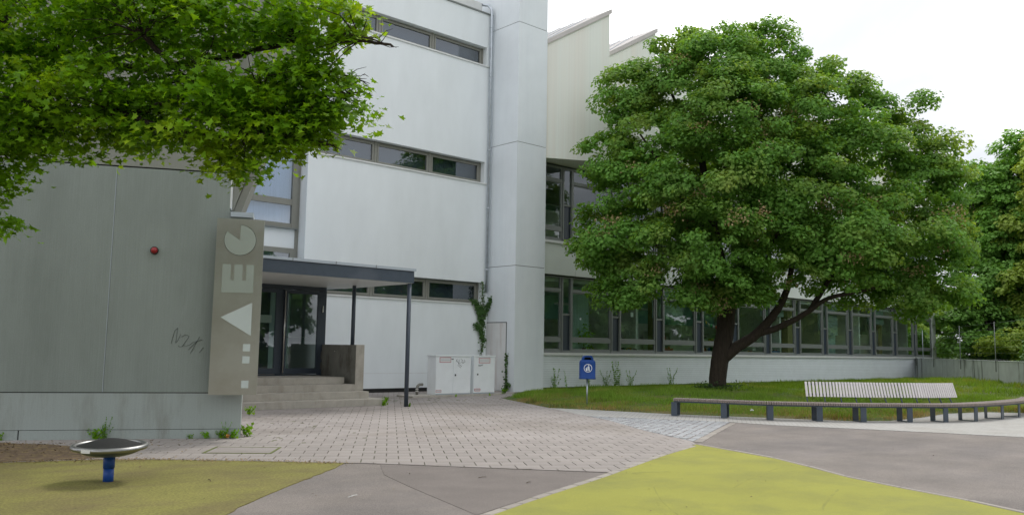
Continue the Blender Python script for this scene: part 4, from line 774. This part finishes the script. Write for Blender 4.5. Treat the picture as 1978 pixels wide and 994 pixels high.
for i, (x, y, z, li) in enumerate(sprays):
    c = Vector((x, y, z)); q = near_limb(c); dirv = (c-q); ln = dirv.length; dv = dirv.normalized() if ln > .01 else Vector((1, 0, 0))
    if ln > .15 and i % 3 == 0:
        mid = q.lerp(c, .5)+Vector((random.uniform(-.1, .1), random.uniform(-.1, .1), .06)); tw.tube([q, mid, c], [.010, .006, .003], 4, False)
    hd_ = np.array([dv.x, dv.y, 0]); hd_ = hd_/(np.linalg.norm(hd_)+1e-6); nl = rng.integers(14, 25)
    along = rng.uniform(-.22, .26, nl); side = rng.normal(0, .11, nl); sv = np.array([-hd_[1], hd_[0], 0])
    pp = np.array([x, y, z])+along[:, None]*hd_+side[:, None]*sv; pp[:, 2] += -.22*np.maximum(along, 0)-.5*np.abs(side)*.6+rng.normal(0, .035, nl)
    nn = np.array([0, -.15, .8])+.45*hd_*along[:, None]*2+.6*sv*np.sign(side)[:, None]*.5+.38*rng.normal(size=(nl, 3)); Ps.append(pp); Ns.append(nn)
P = np.concatenate(Ps); Nn = np.concatenate(Ns)
# bare dead twig ends
for (x, y, z, dx, dz) in ((5.15, -.6, 4.85, .5, -.14), (4.95, -.4, 4.5, .4, -.12), (4.9, -.4, 4.28, .4, -.15), (4.75, -.5, 3.75, .35, -.12)):
    for _ in range(9):
        a = Vector((x+random.uniform(0, .8)*dx, y, z+random.uniform(0, .8)*dz)); b_ = a+Vector((random.uniform(.05, .2), random.uniform(-.1, .1), random.uniform(-.12, .12))); tw.tube([a, a.lerp(b_, .5)+Vector((0, 0, random.uniform(-.02, .03))), b_], [.006, .004, .002], 4, False)
    tw.tube([(x-.2, y, z+.03), (x+dx*.5, y, z+dz*.4), (x+dx, y, z+dz)], [.013, .009, .003], 5, False)
tw.build('trunk', M['bark'], ft, False)
rl = np.stack([rng.normal(0, .6, len(P)), rng.normal(0, .6, len(P))-.3, rng.normal(0, .3, len(P))-.5], 1)
link('crown', leafmesh('crown', M['leafb'], P, Nn, rng.uniform(.045, .12, len(P)), MAPLE, .34, roll=rl), ft)

# background trees
def blob(h, r, n, low=.2, seed=0):
    rs = random.Random(seed); out = []
    for i in range(n):
        f = (i+.5)/n; z = h*(low+(1-low)*f*.93); w = r*sqrt(max(.12, 1-((f-.38)/.68)**2)); a = rs.uniform(0, 6.28); q = w*rs.uniform(.25, .62); out.append((q*cos(a), q*sin(a), z, w*.58, w*.58, h*.12))
    return out
def simple_trunk(h, r): return [([(0, 0, -.1), (.05, 0, h*.3), (-.1, .1, h*.6), (0, 0, h*.9)], r, r*.2), ([(0, 0, h*.3), (h*.1, .2, h*.5), (h*.18, .2, h*.7)], r*.5, r*.1), ([(0, 0, h*.35), (-h*.1, -.2, h*.55), (-h*.16, -.1, h*.75)], r*.5, r*.1)]
def at(u, v): return (u*sin(YAW)+v*cos(YAW), -u*cos(YAW)+v*sin(YAW), 0)
bgt = [('hedge_bush', 'low green bush just past the end of the school wing behind the fence', at(30.2, 64), 3.6, 3.2, 9, 'leafd', .2, 0), ('hedge_bush', 'rounded low bush behind the middle of the boundary wall', at(33.6, 60), 3.8, 3.4, 9, 'leafd', .2, 0), ('hedge_bush', 'light green low bush behind the wall below the right hand trees', at(31.6, 53), 3.4, 3.0, 9, 'leafy', .2, 0),
       ('linden_tree', 'tall yellow green tree at the right edge beyond the concrete wall', at(37.3, 56), 18.5, 5.2, 32, 'leafy', .27, .05),
       ('broadleaf_tree', 'dark green tree directly left of the yellow green tree beyond the wall', at(35.2, 60), 16.8, 4.2, 30, 'leafd', .25, .05),
       ('broadleaf_tree', 'low dark bushy tree behind the wire fence at the right', at(32.2, 57), 6.6, 3.6, 16, 'leafd', .22, .0),
       ('broadleaf_tree', 'small light green tree between building end and wire fence', at(31.5, 72), 7.6, 4.0, 14, 'leafy', .25, .0),
       ('broadleaf_tree', 'dark green hedge like tree beyond the far end of the school wall', at(38, 84), 9.0, 5.5, 16, 'leafd', .3, .0),
       ('broadleaf_tree', 'bushy green tree standing low behind the right part of the boundary wall', at(31.5, 48), 6.2, 3.4, 15, 'leafd', .22, .0)]
for i, (nm_, lab, b_, h, r, n_, lm_, sz_, low) in enumerate(bgt):
    tree(nm_, lab, 'tree', b_, simple_trunk(h, .22), blob(h, r, n_, max(low, .12) if i > 2 else .05, i+3), 9, 90, sz_, lm_, 'trees beyond the boundary wall', cr=(.65, .34), shell=.35)
# trees across the playground behind the photographer: they are what the window panes reflect
pt = thing('playground_tree', 'broad tree across the playground that the window panes reflect', 'tree', (64, -14, 0), 0, 'trees across the playground'); limbs(simple_trunk(11, .25)).build('trunk', M['bark'], pt, False)
P, Nn = clumps(blob(12, 6.5, 18, .1, 9), 5, 60, (.9, .5), .3); link('crown', leafmesh('crown', M['leafd'], P, Nn, rng.uniform(.3, .5, len(P)), KITE), pt)
for i, (x, y) in enumerate(((78, -16), (90, -12), (103, -17), (117, -13), (132, -16), (52, -17), (40, -13), (28, -19), (15, -22), (2, -17), (-12, -14))):
    c = pt.copy(); COL.objects.link(c); c.location = (x, y, 0); c.rotation_euler = (0, 0, i*1.3); s_ = 1+.12*sin(i*2.1); c.scale = (s_, s_, s_)
    for ch in pt.children: d = ch.copy(); COL.objects.link(d); d.parent = c

# ------------------------------------------------------------------ ivy and weeds
def ivy(label, loc, pts, n, rad, size):
    iv = thing('ivy', label, 'climbing plant', loc, 0, 'ivy on the school wall'); b = MB(); Ps = []
    for pl_ in pts:
        b.tube(resample3(pl_, 3), .010, 5); Q_ = resample3(pl_, 6); idx = rng.integers(0, len(Q_), n//len(pts)); C = np.array([tuple(Q_[j]) for j in idx]); Ps.append(C+rng.normal(0, 1, C.shape)*np.array([rad, rad*.35, rad*.9]))
    P = np.concatenate(Ps); P[:, 1] = np.minimum(P[:, 1], -.02); b.build('stem', M['twig'], iv, False); Nn = rng.normal(0, .55, P.shape)+np.array([-.2, -1, .45])
    link('leaves', leafmesh('leaves', M['ivy'], P, Nn, rng.uniform(.05, .10, len(P)), MAPLE, .15), iv)
ivy('ivy climbing the wall corner behind the cabinets up to the downpipe', (21.34, 25.17, 0), [[(.02, -.05, 0), (-.02, -.06, 1.3), (.05, -.06, 2.1), (.03, -.06, 3.0), (-.02, -.05, 4.05)], [(.05, -.06, 1.9), (-.08, -.06, 2.3), (-.28, -.04, 2.45)], [(.03, -.06, 2.9), (-.2, -.06, 3.2), (-.5, -.05, 3.35)], [(0, -.06, 2.6), (.16, -.12, 3.1), (.26, -.25, 3.45)], [(0, -.05, 2.5), (-.15, -.05, 2.9), (-.25, -.05, 3.1)]], 1500, .062, .075)
ivy('small ivy shoot at the edge of the grey service panel', (21.60, 24.02, 0), [[(0, -.05, 0), (.02, -.05, .5), (-.02, -.05, 1.0), (.03, -.06, 1.35)], [(.0, -.05, 0), (-.06, -.1, .2), (-.1, -.3, .25)]], 330, .06, .07)
wproto = []
def weed_mesh(h, n, spread, size, lm_='ivy', shape=KITE, step=.035):
    b = MB(); Ps = []
    for _ in range(n):
        a = random.uniform(0, 6.28); s_ = random.uniform(.2, 1)*spread; hh = h*random.uniform(.45, 1); q = [(random.gauss(0, spread*.3), 0, 0), (s_*.4*cos(a), s_*.4*sin(a), hh*.5), (s_*cos(a), s_*sin(a), hh)]; b.tube(q, [.006, .004, .002], 4, False)
        for k in range(int(hh/step)):
            f = (k+1)/(hh/step); c = Vector(q[0]).lerp(Vector(q[1]), f*2) if f < .5 else Vector(q[1]).lerp(Vector(q[2]), f*2-1); w_ = size*.55*(1.2-f)
            for _k in range(2): Ps.append((c.x+random.gauss(0, w_), c.y+random.gauss(0, w_), c.z+random.gauss(0, .01)))
    P = np.array(Ps); return b.mesh('stem', M['grass']), leafmesh('leaves', M[lm_], P, rng.normal(size=P.shape)+np.array([0, 0, .8]), rng.uniform(.5, 1.2, len(P))*size, shape)
tall = weed_mesh(1.0, 8, .34, .075, 'leafd', step=.07); low_ = weed_mesh(.16, 7, .13, .055, 'leafb', MAPLE); thin = weed_mesh(1.15, 3, .22, .07, 'leafd', step=.07)
def weed(kind, loc, lab, grp, s_=1.):
    w_ = thing('weed', lab, 'weed', loc, random.uniform(0, 6), grp); w_.scale = (s_,)*3; link('stem', kind[0], w_); link('leaves', kind[1], w_)
for i, (x, s_, kd, lab) in enumerate([(23.9, .9, tall, 'tall weed against the white plinth nearest the tower'), (24.6, .7, thin, 'thin weed stalk second from the tower along the white plinth'), (25.9, 1.1, thin, 'tallest thin weed just left of the blue bin by the plinth'), (26.9, .8, tall, 'leafy weed seen directly behind the blue bin post'), (27.6, 1.2, tall, 'high leafy weed right beside the blue bin against the plinth'), (28.5, .8, tall, 'leafy weed a little right of the blue bin at the plinth'), (31.3, .9, tall, 'dark three stemmed weed alone between bin and maple trunk')]):
    weed(kd, (x, 23.72, .0), lab, 'weeds along the white plinth', s_)
Wn = Vector((-sin(WA), cos(WA))); Ww = Vector((cos(WA), sin(WA)))
for s_, sc2, kd, lab in ((-.10, 1.0, low_, 'green weed at the foot of the wall corner under the steel sign'), (-.30, .9, low_, 'weed left of the wall corner under the steel sign'), (-.22, .3, tall, 'slim upright weed by the wall corner under the steel sign'), (-.55, .8, low_, 'low weed along the wall foot further left of the sign'), (-2.25, 1.2, low_, 'bright green weed behind the steel play dish'), (-2.12, .4, tall, 'upright green shoot above the steel play dish'), (-.8, .5, low_, 'tiny weed in the wall foot joint below the scribble'), (-3.7, .8, low_, 'dark weed at the far left foot of the wall')):
    p = Vector(WING[:2])+Ww*s_-Wn*.06; weed(kd, (p.x, p.y, 0), lab, 'weeds along the left wall', sc2)
for x, y, z, sc2, kd, lab in ((6.78, 14.25, 0, 1.4, low_, 'green shoots growing round the end of the left wall'), (6.95, 14.5, .35, 1.0, low_, 'bright leaves poking out below the steel sign'), (13.25, 19.62, 0, 1.1, low_, 'green weed at the right end of the bottom step'), (13.5, 19.95, 0, 1.3, low_, 'second weed just behind the right end of the bottom step'), (13.62, 18.95, 0, .7, low_, 'small weed at the foot of the canopy post'), (14.6, 21.5, 0, .7, low_, 'weed patch on the paving between canopy post and wall'), (17.6, 21.95, 0, .6, low_, 'weed in front of the wide cabinet plinth'), (19.0, 21.9, 0, .6, low_, 'weed in front of the narrow cabinet plinth'), (20.3, 22.6, 0, 1.3, low_, 'dark weed right of the narrow cabinet')):
    weed(kd, (x, y, z), lab, 'weeds on the entrance paving', sc2)
# moss strips on the entrance paving
mo = MB()
for _ in range(46):
    x = random.uniform(13.5, 20); y = 22.4-random.random()**2*2.6-(.9 if x > 18 else 0); r = random.uniform(.02, .06); mo.prism([(x+r*1.8*random.uniform(.6, 1)*cos(a), y+r*.5*random.uniform(.6, 1)*sin(a)) for a in np.linspace(0, 5.6, 8)], -.005, .006)
for _ in range(26):
    x = random.uniform(6.8, 9.0); y = random.uniform(12.8, 16.5); r = random.uniform(.015, .04); mo.prism([(x+r*1.6*random.uniform(.6, 1)*cos(a), y+r*.6*random.uniform(.6, 1)*sin(a)) for a in np.linspace(0, 5.6, 8)], -.005, .005)
tag(mo.build('moss', M['moss']), 'flat patches of moss on the paving near steps and cabinets', 'moss', kind='stuff')
wr = thing('wrapper', 'crumpled orange wrapper at the foot of the wall corner', 'litter', (6.40, 14.12, 0), WA)
mb_ = MB(); pts_ = [(random.uniform(-.05, .05), random.uniform(-.04, .04), random.uniform(0, .09)) for _ in range(12)]; mb_.add(pts_, [(i, (i+3) % 12, (i+5) % 12) for i in range(12)]); mb_.build('foil', M['orange'], wr, False)
pp_ = MB(); pts_ = [(random.uniform(-.11, .11), random.uniform(-.05, .05), random.uniform(0, .07)) for _ in range(12)]; pp_.add(pts_, [(i, (i+3) % 12, (i+5) % 12) for i in range(12)]); o = pp_.build('paper_scrap', M['paper']); o.location = (19.75, 12.35, .09); tag(o, 'small crumpled white paper lying in the grass behind the bench', 'litter')
# ------------------------------------------------------------------ things seen inside the ground floor room
bt = thing('bunting', 'string of small coloured pennants hanging inside the window behind the maple trunk', 'bunting', (35.3, 24.75, 3.0))
cols = [('yellow_pennant', (.6, .45, .03)), ('cream_pennant', (.6, .58, .4)), ('green_pennant', (.05, .4, .08)), ('white_pennant', (.65, .62, .6)), ('red_pennant', (.5, .03, .05))]
cm = [mat(n_, c, .8, 0) for n_, c in cols]; sag = lambda x: -.12+.28*((x-1.0)/1.0)**2
MB().tube([(x, 0, sag(x)) for x in np.linspace(0, 2.6, 9)], .006, 4).build('string', M['label'], bt, False)
for k in range(12): x = .1+k*.21; MB().xz([(x, sag(x)), (x+.16, sag(x+.16)), (x+.08, sag(x)-.21)], -.004, .004).build('pennant', cm[k % 5], bt, False)
def sillthing(name, lab, cat, x, w, h, m_, grp='things standing inside on the window ledge', parts=4):
    t_ = thing(name, lab, cat, (x, 24.55, 1.5), 0, grp)
    return t_
ledge = bp(B(LX0, 61.0, 24.36, 24.9, 1.44, 1.50), 'inner_ledge', M['sill'])
for i in range(9):
    x = 28.75+i*.13; h = .16+.05*((i*7) % 4)/3; b_ = thing('book', ['red spined', 'dark', 'green', 'brown', 'blue', 'orange', 'grey', 'purple', 'black'][i]+' book standing on the ledge in the second window from the tower', 'book', (x, 24.55, 1.5), 0, 'books on the window ledge')
    c = [(.35, .04, .03), (.03, .03, .03), (.05, .2, .08), (.2, .1, .05), (.05, .1, .35), (.45, .2, .05), (.3, .3, .3), (.2, .05, .2), (.02, .02, .02)][i]; mt = mat('book_cover', c, .6, 0)
    MB().box(-.03, .03, -.09, .09, 0, h).build('cover', mt, b_, False); MB().box(-.025, .025, -.088, .095, .005, h-.006).build('pages', M['paper'], b_, False)
def toybox(x, w, h, col, lab, nm_='storage_crate'):
    t_ = thing(nm_, lab, 'crate', (x, 24.6, 1.5), 0, 'crates on the window ledge'); mt = mat('crate_plastic', col, .5, .1, 8)
    MB().box(-w/2, w/2, -.15, -.13, 0, h).box(-w/2, w/2, .13, .15, 0, h).box(-w/2, -w/2+.02, -.13, .13, 0, h).box(w/2-.02, w/2, -.13, .13, 0, h).box(-w/2, w/2, -.13, .13, 0, .02).build('body', mt, t_, False); MB().box(-w/2-.015, w/2+.015, -.165, -.151, h-.04, h).build('rim', mt, t_, False)
    for k in range(4): MB().lathe([(.001, 0), (.05, .01), (.05, .07), (.02, .1), (.001, .11)], 8).build('toy', [M['label'], cm[0], M['ink'], cm[4]][k], t_, False).location = (-w/2+.1+k*(w-.2)/3, 0, h-.05)
toybox(31.9, 1.0, .22, (.4, .03, .04), 'red crate of toys on the ledge in the third window from the tower'); toybox(41.3, .9, .2, (.05, .15, .4), 'blue crate on the window ledge right of the maple trunk'); toybox(39.0, .6, .12, (.5, .4, .05), 'yellow tray on the window ledge behind the forked branch')
for x, z, w_, lab in ((29.3, 3.05, .2, 'small white notice hanging inside the second window from the tower'), (39.05, 1.68, .3, 'white sheet stuck in the low window behind the leaning branch')):
    o = MB().box(-w_/2, w_/2, 0, .005, 0, w_).build('notice', M['paper']); o.location = (x, 24.32, z); tag(o, lab, 'notice')
pl2 = thing('potted_plant', 'leafy green pot plant on the ledge in the first wide window', 'plant', (26.6, 24.7, 1.5)); MB().lathe([(.001, 0), (.08, 0), (.11, .16), (.1, .16), (.08, .14), (.001, .14)], 14).build('pot', M['terra'], pl2, False)
P = rng.normal(0, 1, (260, 3))*np.array([.22, .15, .3])+np.array([0, 0, .6]); link('leaves', leafmesh('leaves', M['leafb'], P, rng.normal(size=P.shape)+np.array([0, -.6, .5]), rng.uniform(.08, .16, 260), KITE), pl2); MB().tube([(0, 0, .14), (.02, 0, .7)], .012, 6).build('stem', M['twig'], pl2, False)

def shelf(x, lab, seed):
    t_ = thing('bookshelf', lab, 'shelf', (x, 28.5, .6), 0, 'shelves in the ground floor room'); rs = random.Random(seed)
    MB().box(-.9, -.86, -.2, .2, 0, 2.0).box(.86, .9, -.2, .2, 0, 2.0).box(-.86, .86, .17, .2, 0, 2.0).build('case', M['soffit'], t_, False)
    for z in (.05, .7, 1.35, 1.96): MB().box(-.86, .86, -.2, .169, z, z+.035).build('shelf_board', M['soffit'], t_, False)
    for z in (.085, .735, 1.385):
        x_ = -.8
        while x_ < .7:
            w_ = rs.uniform(.12, .3); MB().box(x_, x_+w_-.03, -.17, .12, z+.001, z+rs.uniform(.2, .5)).build('box', box_m[rs.randrange(5)], t_, False); x_ += w_
box_m = [mat('shelf_box', c, .6, .05) for c in ((.5, .08, .05), (.08, .2, .5), (.6, .5, .1), (.65, .65, .6), (.1, .4, .2))]
for i, (x, lab) in enumerate(((30.9, 'shelf with coloured boxes at the back, seen through the third window from the tower'), (36.4, 'shelf with coloured boxes at the back of the room behind the maple trunk'), (41.2, 'shelf of boxes at the back of the room right of the leaning branch'), (47.3, 'shelf of boxes deep in the room at the middle of the long wing'))): shelf(x, lab, i)
for x, z0, w_ in ((27.2, 2.1, 1.6), (33.4, 2.0, 1.8), (39.0, 2.2, 1.5), (44.0, 2.2, 1.4), (53.5, 2.2, 1.4)): bp(B(x, x+w_, 28.74, 28.79, z0, z0+.75), 'pin_board', M['label'])
for x, d in ((30.75, .9), (39.75, .45), (45.75, 1.3), (51.8, .5)): bp(B(x, x+2.3, 24.36, 24.37, 3.95-d, 4.45), 'roller_blind', M['tblind'])
